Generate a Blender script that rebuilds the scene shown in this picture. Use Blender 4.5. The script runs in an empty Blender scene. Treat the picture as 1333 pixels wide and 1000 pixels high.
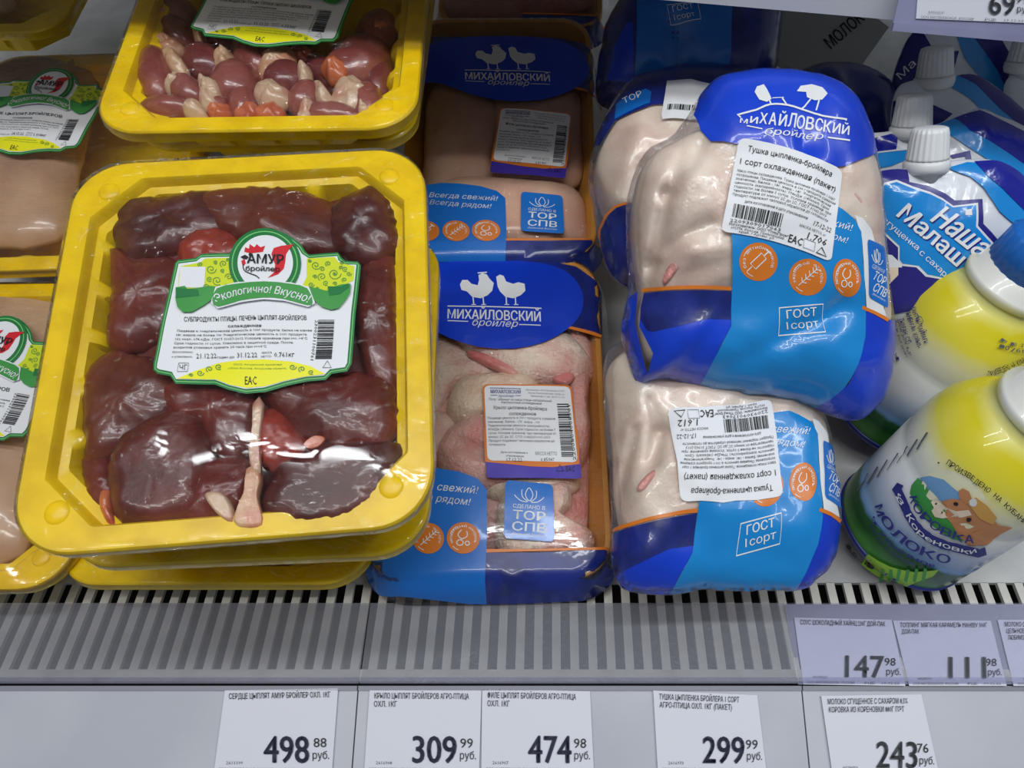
import bpy, bmesh, math, random
from mathutils import Vector, Matrix, noise
random.seed(7)
sc = bpy.context.scene
D = bpy.data
# ---------------- camera ----------------
CAM = Vector((0, 0, .46)); TH = math.radians(51)
cd = D.cameras.new('camera'); cd.sensor_width = 36; cd.lens = 27.0; cd.shift_x = -0.0401
cd.clip_start = .01; cd.clip_end = 50
cam = D.objects.new('camera', cd); sc.collection.objects.link(cam)
cam.location = CAM; cam.rotation_euler = (math.pi/2-TH, 0, 0); sc.camera = cam
# ---------------- world and lights ----------------
w = D.worlds.new('world'); sc.world = w; w.use_nodes = True
w.node_tree.nodes['Background'].inputs[0].default_value = (.80, .88, 1, 1)
w.node_tree.nodes['Background'].inputs[1].default_value = .22
def area(name, loc, rot, sx, sy, e, col):
    l = D.lights.new(name, 'AREA'); l.shape = 'RECTANGLE'; l.size = sx; l.size_y = sy; l.energy = e; l.color = col
    o = D.objects.new(name, l); o.location = loc; o.rotation_euler = rot; sc.collection.objects.link(o); return o
area('canopy_tube_light', (.15, .16, 1.25), (math.radians(6), 0, 0), 1.6, .04, 7.5, (.93, .97, 1))
area('ceiling_tube_light', (-.5, -.45, 2.3), (math.radians(-15), 0, 0), 2.4, .08, 24, (1, .98, .94))
area('ceiling_tube_light', (1.3, -.2, 2.2), (math.radians(-10), math.radians(28), math.radians(80)), 2.4, .08, 18, (.9, .95, 1))
sc.view_settings.view_transform = 'Standard'; sc.view_settings.look = 'None'
sc.view_settings.gamma = 1; sc.view_settings.use_curve_mapping = False
sc.view_settings.exposure = -0.28
sc.cycles.transparent_max_bounces = 24
sc.cycles.max_bounces = 8

# ---------------- helpers: camera rays to real points ----------------
CT, ST = math.cos(TH), math.sin(TH)
def ray(px, py):
    u = (px-720)/1000; v = (py-500)/1000
    return Vector((u, CT-v*ST, -(ST+v*CT)))
def at_z(px, py, z):
    d = ray(px, py); return CAM + d*((z-CAM.z)/d.z)
def at_t(px, py, t): return CAM + ray(px, py)*t
def lin(c):
    c = c/255; return c/12.92 if c <= .04045 else ((c+.055)/1.055)**2.4
def rgb(r, g, b): return (lin(r), lin(g), lin(b), 1)
# ---------------- materials ----------------
MATS = {}
def mat(name, col, rough=.5, bump=0, bscale=200, coat=0, vary=0, vscale=30, metal=0, spec=.5, stretch=(1,1,1), col2=None, sss=0, vlo=.42, vhi=.62):
    if name in MATS: return MATS[name]
    m = D.materials.new(name); MATS[name] = m; m.use_nodes = True
    nt = m.node_tree; b = nt.nodes['Principled BSDF']
    b.inputs['Base Color'].default_value = col; b.inputs['Roughness'].default_value = rough
    b.inputs['Metallic'].default_value = metal; b.inputs['Specular IOR Level'].default_value = spec
    b.inputs['Coat Weight'].default_value = coat; b.inputs['Coat Roughness'].default_value = .08
    if sss:
        b.inputs['Subsurface Weight'].default_value = sss; b.inputs['Subsurface Scale'].default_value = .006
        b.inputs['Subsurface Radius'].default_value = (1, .35, .25)
    tc = nt.nodes.new('ShaderNodeTexCoord'); mp = nt.nodes.new('ShaderNodeMapping')
    mp.inputs['Scale'].default_value = stretch; nt.links.new(tc.outputs['Object'], mp.inputs[0])
    if col2:
        n = nt.nodes.new('ShaderNodeTexNoise'); n.inputs['Scale'].default_value = vscale; n.inputs['Detail'].default_value = 5
        nt.links.new(mp.outputs[0], n.inputs[0])
        r = nt.nodes.new('ShaderNodeValToRGB'); r.color_ramp.elements[0].position = vlo; r.color_ramp.elements[1].position = vhi
        r.color_ramp.elements[0].color = col; r.color_ramp.elements[1].color = col2
        nt.links.new(n.outputs[0], r.inputs[0]); nt.links.new(r.outputs[0], b.inputs['Base Color'])
    if bump:
        n = nt.nodes.new('ShaderNodeTexNoise'); n.inputs['Scale'].default_value = bscale; n.inputs['Detail'].default_value = 4
        nt.links.new(mp.outputs[0], n.inputs[0])
        bp = nt.nodes.new('ShaderNodeBump'); bp.inputs['Strength'].default_value = bump; bp.inputs['Distance'].default_value = .002
        nt.links.new(n.outputs[0], bp.inputs['Height']); nt.links.new(bp.outputs[0], b.inputs['Normal'])
        if coat: nt.links.new(bp.outputs[0], b.inputs['Coat Normal'])
    return m
def film(name, tint=(.97,.97,.97,1), haze=0, hcol=(.5,.5,.52,1), rough=.12, bump=.5, bscale=60, stretch=(1,1,1), rot=0, refl=.35, bias=.25, dist=.0016):
    m = D.materials.new(name); MATS[name] = m; m.use_nodes = True; nt = m.node_tree
    nt.nodes.remove(nt.nodes['Principled BSDF']); out = nt.nodes['Material Output']
    tr = nt.nodes.new('ShaderNodeBsdfTransparent'); tr.inputs[0].default_value = tint
    gl = nt.nodes.new('ShaderNodeBsdfGlossy'); gl.inputs['Roughness'].default_value = rough
    gl.inputs[0].default_value = (1,1,1,1)
    lw = nt.nodes.new('ShaderNodeLayerWeight'); lw.inputs[0].default_value = bias
    mm = nt.nodes.new('ShaderNodeMath'); mm.operation = 'MULTIPLY'; mm.inputs[1].default_value = refl
    nt.links.new(lw.outputs['Fresnel'], mm.inputs[0])
    mx = nt.nodes.new('ShaderNodeMixShader'); nt.links.new(mm.outputs[0], mx.inputs[0])
    last = tr
    if haze:
        df = nt.nodes.new('ShaderNodeBsdfDiffuse'); df.inputs[0].default_value = hcol
        m2 = nt.nodes.new('ShaderNodeMixShader'); m2.inputs[0].default_value = haze
        nt.links.new(tr.outputs[0], m2.inputs[1]); nt.links.new(df.outputs[0], m2.inputs[2]); last = m2
    nt.links.new(last.outputs[0], mx.inputs[1]); nt.links.new(gl.outputs[0], mx.inputs[2])
    nt.links.new(mx.outputs[0], out.inputs[0])
    tc = nt.nodes.new('ShaderNodeTexCoord'); mp = nt.nodes.new('ShaderNodeMapping')
    mp.inputs['Scale'].default_value = stretch; mp.inputs['Rotation'].default_value = (0,0,rot)
    nt.links.new(tc.outputs['Object'], mp.inputs[0])
    n = nt.nodes.new('ShaderNodeTexNoise'); n.inputs['Scale'].default_value = bscale; n.inputs['Detail'].default_value = 3
    n.inputs['Distortion'].default_value = 1.6
    nt.links.new(mp.outputs[0], n.inputs[0])
    bp = nt.nodes.new('ShaderNodeBump'); bp.inputs['Strength'].default_value = bump; bp.inputs['Distance'].default_value = dist
    rp = nt.nodes.new('ShaderNodeValToRGB'); e = rp.color_ramp.elements; e[0].position = .40; e[0].color = (0,0,0,1); e[1].position = .60; e[1].color = (.0,.0,.0,1)
    for p_, c_ in ((.47, .0), (.495, 1), (.505, 1), (.53, .1)): k_ = e.new(p_); k_.color = (c_, c_, c_, 1)
    nt.links.new(n.outputs[0], rp.inputs[0]); nt.links.new(rp.outputs[0], bp.inputs['Height']); nt.links.new(bp.outputs[0], gl.inputs['Normal'])
    pass
    return m
YEL = mat('yellow_plastic', rgb(247,213,5), .32, bump=.06, bscale=40, col2=rgb(235,199,5), vscale=60)
FILM = film('cling_film', bump=1, bscale=42, stretch=(1,1.8,1), refl=.7, rough=.07, bias=.38, dist=.006)
FILMW = film('wrinkled_film', bump=1, bscale=42, stretch=(1,6,1), rot=.35, refl=1, rough=.07, bias=.45, dist=.003)
BAGF = film('bag_film', bump=1, bscale=40, stretch=(1,1,1), refl=.6, rough=.12, bias=.35, tint=(.98,.98,.98,1), haze=.02, hcol=(.8,.8,.85,1))
FLAP = film('frosted_flap', tint=(.92,.92,.94,1), haze=.25, hcol=rgb(168,170,180), bump=.1, refl=.4, rough=.25)
FLAPC = film('clear_flap', tint=(.9,.9,.94,1), haze=.04, hcol=rgb(170,175,200), bump=.1, refl=.25, rough=.2)
LIV = [mat('liver_%d'%i, rgb(*c), .36, bump=.22, bscale=110, coat=.32, col2=rgb(*d), vscale=45) for i,(c,d) in enumerate([
  ((90,34,30),(112,46,40)), ((110,50,36),(88,34,28)), ((74,28,28),(98,42,38)), ((116,46,38),(96,36,32)), ((166,62,46),(124,44,38))])]
FAT = mat('fat', rgb(214,178,142), .3, bump=.4, bscale=160, coat=.5, col2=rgb(204,140,112), vscale=70)
FATW = mat('pale_fat', rgb(212,184,156), .28, bump=.4, bscale=140, coat=.5, col2=rgb(186,110,98), vscale=60, vlo=.5, vhi=.75)
ORG = mat('orange_fat', rgb(206,116,76), .3, bump=.3, coat=.5, col2=rgb(180,80,56))
HRT = [mat('heart_%d'%i, rgb(*c), .28, bump=.2, bscale=100, coat=.6, col2=rgb(*d), vscale=60) for i,(c,d) in enumerate([
  ((150,84,78),(128,62,60)), ((134,66,64),(158,92,84)), ((116,54,56),(138,74,72))])]
SKIN = mat('chicken_skin', rgb(242,228,214), .35, bump=.25, bscale=300, coat=.35, col2=rgb(230,204,190), vscale=28, sss=.12)
WSK = mat('pored_wing_skin', rgb(240,224,208), .32, bump=.9, bscale=420, coat=.35, col2=rgb(226,178,166), vscale=34, sss=.1)
SKINP = mat('pink_chicken_skin', rgb(232,188,178), .3, bump=.8, bscale=420, coat=.4, col2=rgb(224,150,142), vscale=36, sss=.12)
SKINR = mat('reddened_skin', rgb(214,120,116), .3, bump=.4, bscale=300, coat=.4, col2=rgb(222,160,150), vscale=60)
SKINY = mat('yellowish_skin', rgb(234,214,190), .32, bump=.7, bscale=420, coat=.35, col2=rgb(228,198,176), vscale=30)
FILD = mat('shaded_fillet', rgb(206,174,144), .32, bump=.12, bscale=60, coat=.4, col2=rgb(192,156,132), vscale=24, sss=.05)  # darker copy of the fillet colour, shade of the left trays painted in
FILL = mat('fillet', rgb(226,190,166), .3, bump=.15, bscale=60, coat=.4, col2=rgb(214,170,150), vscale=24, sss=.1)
AMB = mat('amber_tray', rgb(222,160,62), .35, bump=.05)
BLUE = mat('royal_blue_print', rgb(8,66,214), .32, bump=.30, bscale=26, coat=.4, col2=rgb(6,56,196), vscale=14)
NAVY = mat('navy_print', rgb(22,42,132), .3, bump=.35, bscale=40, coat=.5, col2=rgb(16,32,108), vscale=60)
CYAN = mat('cyan_print', rgb(14,138,214), .32, bump=.32, bscale=26, coat=.4)
SKYB = mat('sky_blue_print', rgb(12,112,206), .3, bump=.15, bscale=30, coat=.4)
ORAN = mat('orange_print', rgb(226,126,40), .35)
WHT = mat('white_print', rgb(236,238,240), .35)
PAP = mat('label_paper', rgb(236,238,242), .45, bump=.03)
INK = mat('black_ink', rgb(26,26,30), .5)
INKG = mat('grey_ink', rgb(96,98,104), .5)
INKN = mat('navy_ink', rgb(70,70,100), .5)
INKB = mat('blue_ink', rgb(44,50,130), .5)
GRN = mat('green_print', rgb(30,122,62), .4); GRL = mat('light_green_print', rgb(126,206,122), .4); GRD = mat('dark_green_print', rgb(18,84,52), .4)
GRM = mat('mid_green_print', rgb(64,154,70), .4)
LIME = mat('lime_print', rgb(214,226,40), .4); ORN = mat('ornament_green', rgb(96,150,62), .4); YLW = mat('bright_yellow_print', rgb(244,240,30), .4)
RED = mat('red_print', rgb(214,36,48), .4)
PURP = mat('violet_print', rgb(70,50,176), .38)
CAPW = mat('white_cap_plastic', rgb(232,234,236), .35)
CAPB = mat('blue_cap_plastic', rgb(30,110,200), .35)
TAG = mat('tag_paper', rgb(222,224,234), .55, bump=.02)
DECK = mat('scuffed_deck', rgb(214,214,212), .55, bump=.15, bscale=120, col2=rgb(196,198,198), vscale=26)
SLAT = mat('painted_slat', rgb(214,212,204), .5, bump=.1, col2=rgb(180,178,168), vscale=40, vlo=.5, vhi=.8)
STRIP = mat('strip_plastic', rgb(196,198,206), .4, bump=.03, col2=rgb(182,186,196), vscale=8)
EDGE = mat('grey_edge_plastic', rgb(138,140,150), .35)
LILA = mat('lilac_plastic', rgb(146,148,178), .35, col2=rgb(130,132,164), vscale=12)
DARK = mat('void_shade', rgb(26,27,30), .6)  # near-black that paints in the shade of the void below the slats
GREYM = mat('grey_metal', rgb(84,84,84), .5, col2=rgb(74,74,74), vscale=10)
SHW = mat('white_shelf_metal', rgb(226,228,230), .4)
# ---------------- objects ----------------
def obj(name, me, parent=None, loc=None):
    o = D.objects.new(name, me); sc.collection.objects.link(o)
    if parent: o.parent = parent
    if loc is not None: o.location = loc
    return o
def root(name, loc, label, cat, group=None):
    o = obj(name, None); o.location = loc; o.empty_display_size = .02
    return tagit(o, label, cat, group)
def tagit(o, label, cat, group=None):
    o['label'] = label; o['category'] = cat
    if group: o['group'] = group
    return o
class Acc:
    def __init__(s): s.v = []; s.f = []; s.m = []; s.mats = []
    def mi(s, m):
        if m not in s.mats: s.mats.append(m)
        return s.mats.index(m)
    def add(s, vs, fs, m):
        n = len(s.v); k = s.mi(m); s.v += [Vector(q) for q in vs]
        for f in fs: s.f.append([i+n for i in f]); s.m.append(k)
    def build(s, name, parent=None, smooth=True, origin=None):
        L = origin if origin is not None else Vector((0,0,0))
        me = D.meshes.new(name); me.from_pydata([tuple(q-L) for q in s.v], [], s.f)
        for m in s.mats: me.materials.append(m)
        me.polygons.foreach_set('material_index', s.m)
        me.polygons.foreach_set('use_smooth', [smooth]*len(s.f)); me.update()
        o = obj(name, me, parent)
        if parent is None: o.location = L
        return o
def base_loc(r):
    while r.parent: r = r.parent
    return r.location.copy()
# ---------------- surfaces ----------------
class Frame:
    step = .02
    def __init__(s, O, U, V, hf=None):
        s.O = Vector(O); s.U = Vector(U).normalized(); N = s.U.cross(Vector(V)).normalized()
        s.N = N; s.V = N.cross(s.U).normalized(); s.hf = hf
    def h(s, u, v): return s.hf(u, v) if s.hf else 0
    def P(s, u, v, off=0): return s.O + s.U*u + s.V*v + s.N*(s.h(u, v)+off)
    def plane(s, px, py, off=0):
        d = ray(px, py); t = (s.O + s.N*off - CAM).dot(s.N)/d.dot(s.N); return t
    def uvt(s, t, px, py):
        q = CAM + ray(px, py)*t - s.O; return q.dot(s.U), q.dot(s.V), q.dot(s.N)
    def uv(s, px, py):
        off = 0
        for i in range(6):
            u, v, n = s.uvt(s.plane(px, py, off), px, py); off = .5*off+.5*s.h(u, v) if i else s.h(u, v)
        return (u, v)
    def M(s):
        m = Matrix.Identity(4)
        for i in range(3): m[i][0] = s.U[i]; m[i][1] = s.V[i]; m[i][2] = s.N[i]; m[i][3] = s.O[i]
        return m
    def sub(s, off, hf=None): return Frame(s.O+s.N*off, s.U, s.V, hf)
def fr_px(px, py, t, pitch, yaw=0, roll=0):
    p, y, r = map(math.radians, (pitch, yaw, roll))
    U = Vector((math.cos(y), math.sin(y), 0)); V = Vector((-math.sin(y)*math.cos(p), math.cos(y)*math.cos(p), math.sin(p)))
    U2 = U*math.cos(r)+V*math.sin(r); V2 = V*math.cos(r)-U*math.sin(r)
    return Frame(at_t(px, py, t), U2, V2)
def smooth_closed(P, k=6):
    out = []; n = len(P)
    for i in range(n):
        a, b, c, d = P[i-1], P[i], P[(i+1) % n], P[(i+2) % n]
        for j in range(k):
            t = j/k
            out.append(tuple(.5*((2*b[q])+(c[q]-a[q])*t+(2*a[q]-5*b[q]+4*c[q]-d[q])*t*t+(3*b[q]-a[q]-3*c[q]+d[q])*t**3) for q in (0,1)))
    return out
class Polar:
    def __init__(s, pts, n=180, c=None):
        s.n = n
        if c is None:
            A = cx = cy = 0
            for i in range(len(pts)):
                x0, y0 = pts[i-1]; x1, y1 = pts[i]; k = x0*y1-x1*y0; A += k; cx += (x0+x1)*k; cy += (y0+y1)*k
            c = (cx/(3*A), cy/(3*A))
        s.c = c; s.R = []
        for i in range(n):
            a = 2*math.pi*i/n; dx, dy = math.cos(a), math.sin(a); best = 0
            for j in range(len(pts)):
                x0, y0 = pts[j-1][0]-c[0], pts[j-1][1]-c[1]; ex, ey = pts[j][0]-c[0]-x0, pts[j][1]-c[1]-y0
                den = dx*ey-dy*ex
                if abs(den) < 1e-12: continue
                t = (x0*ey-y0*ex)/den; q = (x0*dy-y0*dx)/den
                if t > 0 and -1e-6 <= q <= 1.000001: best = max(best, t)
            s.R.append(best)
        for i in range(n):
            if s.R[i] == 0: s.R[i] = s.R[i-1]
    def r(s, a):
        x = (a/(2*math.pi) % 1)*s.n; i = int(x) % s.n; f = x-int(x)
        return s.R[i]*(1-f)+s.R[(i+1) % s.n]*f
class Pillow(Frame):
    step = .004
    def __init__(s, F, pts, H=.02, Hb=.015, p=2.2, q=2, namp=0, nf=40, seed=0, ridges=(), local=False, k=5, nA=180, off=0):
        Frame.__init__(s, F.O+F.N*off, F.U, F.V)
        if not local: pts = [F_uv_plane(s, a) for a in pts]
        s.pol = Polar(smooth_closed(pts, k), nA); s.H = H; s.Hb = Hb; s.p = p; s.q = q; s.namp = namp; s.nf = nf; s.seed = seed
        s.cap = None; s.rid = []; s.jit = 0
        for (a, b, wd, ht) in ridges:
            s.rid.append((F_uv_plane(s, a), F_uv_plane(s, b), wd, ht))
    def rho(s, u, v):
        du, dv = u-s.pol.c[0], v-s.pol.c[1]; d = math.hypot(du, dv)
        if d < 1e-9: return 0
        return d/s.pol.r(math.atan2(dv, du))
    def h(s, u, v, back=False):
        r = min(1, s.rho(u, v)); dome = max(0, 1-r**s.p)**(1/s.q)
        if back: return -s.Hb*dome
        e = (1-r*r)**.5 if r < 1 else 0
        x = s.H*dome
        if s.namp: x += s.namp*e*noise.noise(Vector((u*s.nf, v*s.nf, s.seed)))+.4*s.namp*e*noise.noise(Vector((u*s.nf*3, v*s.nf*3, s.seed+5)))
        for (a, b, wd, ht) in s.rid:
            ex, ey = b[0]-a[0], b[1]-a[1]; L = ex*ex+ey*ey or 1e-9
            t = max(0, min(1, ((u-a[0])*ex+(v-a[1])*ey)/L)); d = math.hypot(u-a[0]-ex*t, v-a[1]-ey*t)
            x += ht*e*math.exp(-(d/wd)**2)
        if s.cap: x = min(x, s.cap(u, v))
        return x
    def clampuv(s, u, v):
        r = s.rho(u, v)
        if r > .997:
            k = .997/r; return s.pol.c[0]+(u-s.pol.c[0])*k, s.pol.c[1]+(v-s.pol.c[1])*k
        return u, v
    def P(s, u, v, off=0):
        u, v = s.clampuv(u, v); return s.O + s.U*u + s.V*v + s.N*(s.h(u, v)+off)
    def uv(s, px, py):
        t1 = s.plane(px, py, -.002); t0 = s.plane(px, py, s.H+.03); prev = t0
        for i in range(1, 41):
            t = t0+(t1-t0)*i/40; u, v, n = s.uvt(t, px, py)
            if s.rho(u, v) < 1 and n < s.h(u, v):
                lo, hi = prev, t
                for j in range(10):
                    md = (lo+hi)/2; u, v, n = s.uvt(md, px, py)
                    if s.rho(u, v) < 1 and n < s.h(u, v): hi = md
                    else: lo = md
                return (u, v)
            prev = t
        u, v, n = s.uvt(s.plane(px, py, 0), px, py); return (u, v)
    def mesh(s, acc, m, nR=14, nA=64, back=True):
        vs = [s.O+s.U*s.pol.c[0]+s.V*s.pol.c[1]+s.N*s.h(*s.pol.c)]; fs = []
        def ring(r, bk):
            k = len(vs)
            for i in range(nA):
                a = 2*math.pi*i/nA; R = s.pol.r(a)*r; u, v = s.pol.c[0]+R*math.cos(a), s.pol.c[1]+R*math.sin(a)
                vs.append(s.O+s.U*u+s.V*v+s.N*s.h(u, v, *( [True] if bk else [])))
            return k
        rs = [math.sin((i+1)/nR*math.pi/2) for i in range(nR)]
        prev = None
        for r in rs:
            k = ring(r if r < .9999 else 1, False)
            for i in range(nA):
                j = (i+1) % nA
                fs.append([0, k+i, k+j] if prev is None else [prev+i, k+i, k+j, prev+j])
            prev = k
        if back:
            for r in [.9, .6, .25]:
                k = ring(r, True)
                for i in range(nA):
                    j = (i+1) % nA; fs.append([prev+i, k+i, k+j, prev+j])
                prev = k
            fs.append([prev+i for i in range(nA)][::1])
        acc.add(vs, fs, m)
def F_uv_plane(F, p):
    u, v, n = F.uvt(F.plane(p[0], p[1], 0), p[0], p[1]); return (u, v)
def crumple(P_, amp, seed):
    n = len(P_.R); P_.R = [r*(1+amp*(noise.noise(Vector((math.cos(2*math.pi*i/n)*5, math.sin(2*math.pi*i/n)*5, seed)))+.6*noise.noise(Vector((math.cos(2*math.pi*i/n)*14, math.sin(2*math.pi*i/n)*14, seed))))) for i, r in enumerate(P_.R)]
def blob(name, F, pts, m, parent=None, label=None, cat=None, group=None, nR=10, nA=48, jit=.02, **kw):
    s = Pillow(F, pts, **kw); crumple(s.pol, jit, kw.get('seed', 0)); a = Acc(); under_film(F, s, kw.get('off', 0)); s.mesh(a, m, nR=nR, nA=nA)
    if parent: o = a.build(name, parent, origin=base_loc(parent))
    else:
        o = a.build(name, None, origin=s.O+s.U*s.pol.c[0]+s.V*s.pol.c[1]-s.N*s.Hb)
        tagit(o, label, cat, group)
    return o, s
def ell(cx, cy, rx, ry, rot=0, n=28):
    r = math.radians(rot); return [(cx+rx*math.cos(a)*math.cos(r)-ry*math.sin(a)*math.sin(r), cy+rx*math.cos(a)*math.sin(r)+ry*math.sin(a)*math.cos(r)) for a in [2*math.pi*i/n for i in range(n)]]
def boxv(a, F, u0, u1, v0, v1, n0, n1, m):
    vs = [F.O+F.U*u+F.V*v+F.N*n for n in (n0, n1) for (u, v) in ((u0,v0),(u1,v0),(u1,v1),(u0,v1))]
    a.add(vs, [[3,2,1,0],[4,5,6,7],[0,1,5,4],[1,2,6,5],[2,3,7,6],[3,0,4,7]], m)
# ---------------- flat print designs ----------------
TXT = {}
def glyphs(t, bold=0, res=1):
    if bold:
        g, f = glyphs(t, 0, res); w = TXT[(t, 0, res)][2]; k = min(bold, .03)*.8/w; vs = []; fs = []
        for dx, dy in ((-k,0),(k,0),(0,-k*w*.7),(0,k*w*.7)):
            n = len(vs); vs += [(x+dx, y+dy) for (x, y) in g]; fs += [[i+n for i in q] for q in f]
        return vs, fs
    k = (t, bold, res)
    if k not in TXT:
        c = D.curves.new('t', 'FONT'); c.body = t; c.resolution_u = res; c.offset = bold; c.size = 1
        o = D.objects.new('t', c); me = o.to_mesh()
        vs = [(q.co.x, q.co.y/.727) for q in me.vertices]; fs = [list(p.vertices) for p in me.polygons]
        # the face 'н' is filled wrongly where its contours cross: rebuild it from its three bars
        par = list(range(len(vs)))
        def find(i):
            while par[i] != i: i = par[i]
            return i
        for f in fs:
            for q in f[1:]: par[find(q)] = find(f[0])
        isl = {}
        for i in range(len(vs)): isl.setdefault(find(i), []).append(i)
        for kx, ids in isl.items():
            mid = [i for i in ids if .3 < vs[i][1] < .46]; end = sorted([i for i in ids if i not in mid], key=lambda i: vs[i][0])
            if len(ids) == 12 and len(mid) == 4 and all(abs(vs[i][1]) < .02 or abs(vs[i][1]-.75) < .03 for i in end):
                fs = [f for f in fs if find(f[0]) != kx]
                for grp in (mid, end[:4], end[4:]):
                    cx = sum(vs[i][0] for i in grp)/4; cy = sum(vs[i][1] for i in grp)/4
                    fs.append(sorted(grp, key=lambda i: math.atan2(vs[i][1]-cy, vs[i][0]-cx)))
        x0 = min(a[0] for a in vs) if vs else 0; x1 = max(a[0] for a in vs) if vs else 1
        TXT[k] = ([((a[0]-x0)/(x1-x0), a[1]) for a in vs], fs, x1-x0); o.to_mesh_clear(); D.objects.remove(o); D.curves.remove(c)
    return TXT[k][:2]
def affine3(src, dst):
    (x0,y0),(x1,y1),(x2,y2) = src; M = Matrix(((x0,y0,1),(x1,y1,1),(x2,y2,1))).inverted()
    a = M @ Vector([q[0] for q in dst]); b = M @ Vector([q[1] for q in dst])
    return lambda p: (a[0]*p[0]+a[1]*p[1]+a[2], b[0]*p[0]+b[1]*p[1]+b[2])
class Dz:
    def __init__(s, F, pre=None): s.F = F; s.items = []; s.pre = pre
    def uv(s, p):
        if s.pre: p = s.pre(p)
        return s.F.uv(p[0], p[1])
    def poly(s, part, m, pts, layer=1, sm=0):
        if sm: pts = smooth_closed(pts, sm)
        s.items.append((part, m, layer, [s.uv(p) for p in pts], None))
    def polyuv(s, part, m, pts, layer=1): s.items.append((part, m, layer, list(pts), None))
    def ell(s, part, m, cx, cy, rx, ry, layer=1, rot=0, n=28): s.poly(part, m, ell(cx, cy, rx, ry, rot, n), layer)
    def stroke(s, part, m, pts, wd, layer=2, closed=False, sm=0):
        if sm:
            if closed: pts = smooth_closed(pts, sm)
            else:
                q = smooth_closed(pts, sm); pts = q[:sm*(len(pts)-1)+1]
        Q = list(pts)+([pts[0]] if closed else []); L = []; R = []
        for i in range(len(Q)):
            a = Q[i-1] if i else (Q[-2] if closed else Q[0]); b = Q[i+1] if i < len(Q)-1 else (Q[1] if closed else Q[-1])
            dx, dy = b[0]-a[0], b[1]-a[1]; l = math.hypot(dx, dy) or 1; nx, ny = -dy/l*wd/2, dx/l*wd/2
            L.append(s.uv((Q[i][0]+nx, Q[i][1]+ny))); R.append(s.uv((Q[i][0]-nx, Q[i][1]-ny)))
        s.items.append((part, m, layer, L+R, [[i, i+1, len(Q)+i+1, len(Q)+i] for i in range(len(Q)-1)]))
    def text(s, part, m, t, p0, p1, h, layer=3, bold=0, bend=0, shear=0, res=1):
        g, fs = glyphs(t, bold, res)
        dx, dy = p1[0]-p0[0], p1[1]-p0[1]; l = math.hypot(dx, dy)
        up = (dy/l*h, -dx/l*h)
        a = s.uv(p0); b = s.uv(p1); c = s.uv((p0[0]+up[0], p0[1]+up[1])); X = (b[0]-a[0], b[1]-a[1]); Y = (c[0]-a[0], c[1]-a[1])
        bd = bend/h; vs = []
        lx = math.hypot(*X); ly = math.hypot(*Y)
        for (x, y) in g:
            yy = y+bd*4*x*(1-x); xx = x+shear*y*ly/lx-bd*4*(1-2*x)*y*ly/lx*ly/lx
            vs.append((a[0]+X[0]*xx+Y[0]*yy, a[1]+X[1]*xx+Y[1]*yy))
        s.items.append((part, m, layer, vs, [list(f) for f in fs]))
    def bars(s, part, m, a, b, c, n, layer=3, seed=1):
        # bars run from edge a-b, each bar extending along a->c
        rnd = random.Random(seed); x = 0; A, B, C = s.uv(a), s.uv(b), s.uv(c); W = []
        while x < 1: wd = rnd.choice((1,1,2,3))/n; W.append((x, min(1, x+wd))); x += wd+rnd.choice((1,1,2))/n
        vs = []; fs = []
        for (x0, x1) in W:
            k = len(vs)
            for (x, y) in ((x0,0),(x1,0),(x1,1),(x0,1)): vs.append((A[0]+(B[0]-A[0])*x+(C[0]-A[0])*y, A[1]+(B[1]-A[1])*x+(C[1]-A[1])*y))
            fs.append([k,k+1,k+2,k+3])
        s.items.append((part, m, layer, vs, fs))
    def place(s, F2, r, A=None, skip=(), only=None, base=0.0003, lay=.0002):
        accs = {}
        for (part, m, layer, vs, fs) in s.items:
            if part in skip or (only and part not in only): continue
            vs = [A(p) for p in vs] if A else vs
            acc = accs.setdefault(part, Acc())
            us = [p[0] for p in vs]; ws = [p[1] for p in vs]; st = F2.step
            off = base+lay*layer
            if fs is None or max(us)-min(us) > st*1.5 or max(ws)-min(ws) > st*1.5:
                bm = bmesh.new(); bv = [bm.verts.new((p[0], p[1], 0)) for p in vs]
                for f in (fs or [list(range(len(vs)))]):
                    try: bm.faces.new([bv[i] for i in f])
                    except ValueError: pass
                bmesh.ops.triangulate(bm, faces=bm.faces[:])
                for ax, arr in ((0, us), (1, ws)):
                    x = math.ceil(min(arr)/st)*st
                    while x < max(arr):
                        co = [0,0,0]; no = [0,0,0]; co[ax] = x; no[ax] = 1
                        bmesh.ops.bisect_plane(bm, geom=bm.verts[:]+bm.edges[:]+bm.faces[:], plane_co=co, plane_no=no, dist=1e-7); x += st
                bm.verts.index_update(); vv = [(q.co.x, q.co.y) for q in bm.verts]
                ff = [[q.index for q in (f.verts if f.normal.z > 0 else reversed(f.verts))] for f in bm.faces]; bm.free()
            else: vv, ff = vs, fs
            acc.add([F2.P(p[0], p[1], off) for p in vv], ff, m)
        made = {}
        L = base_loc(r)
        for part in sorted(accs, key=lambda q: q.count('/')):
            par = r
            if '/' in part:
                pp = part.rsplit('/', 1)[0]
                if pp in made: par = made[pp]
            nm = part.rsplit('/', 1)[-1].split('#')[0]
            o = accs[part].build(nm, par, smooth=True, origin=L); made[part] = o
        return made
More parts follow.
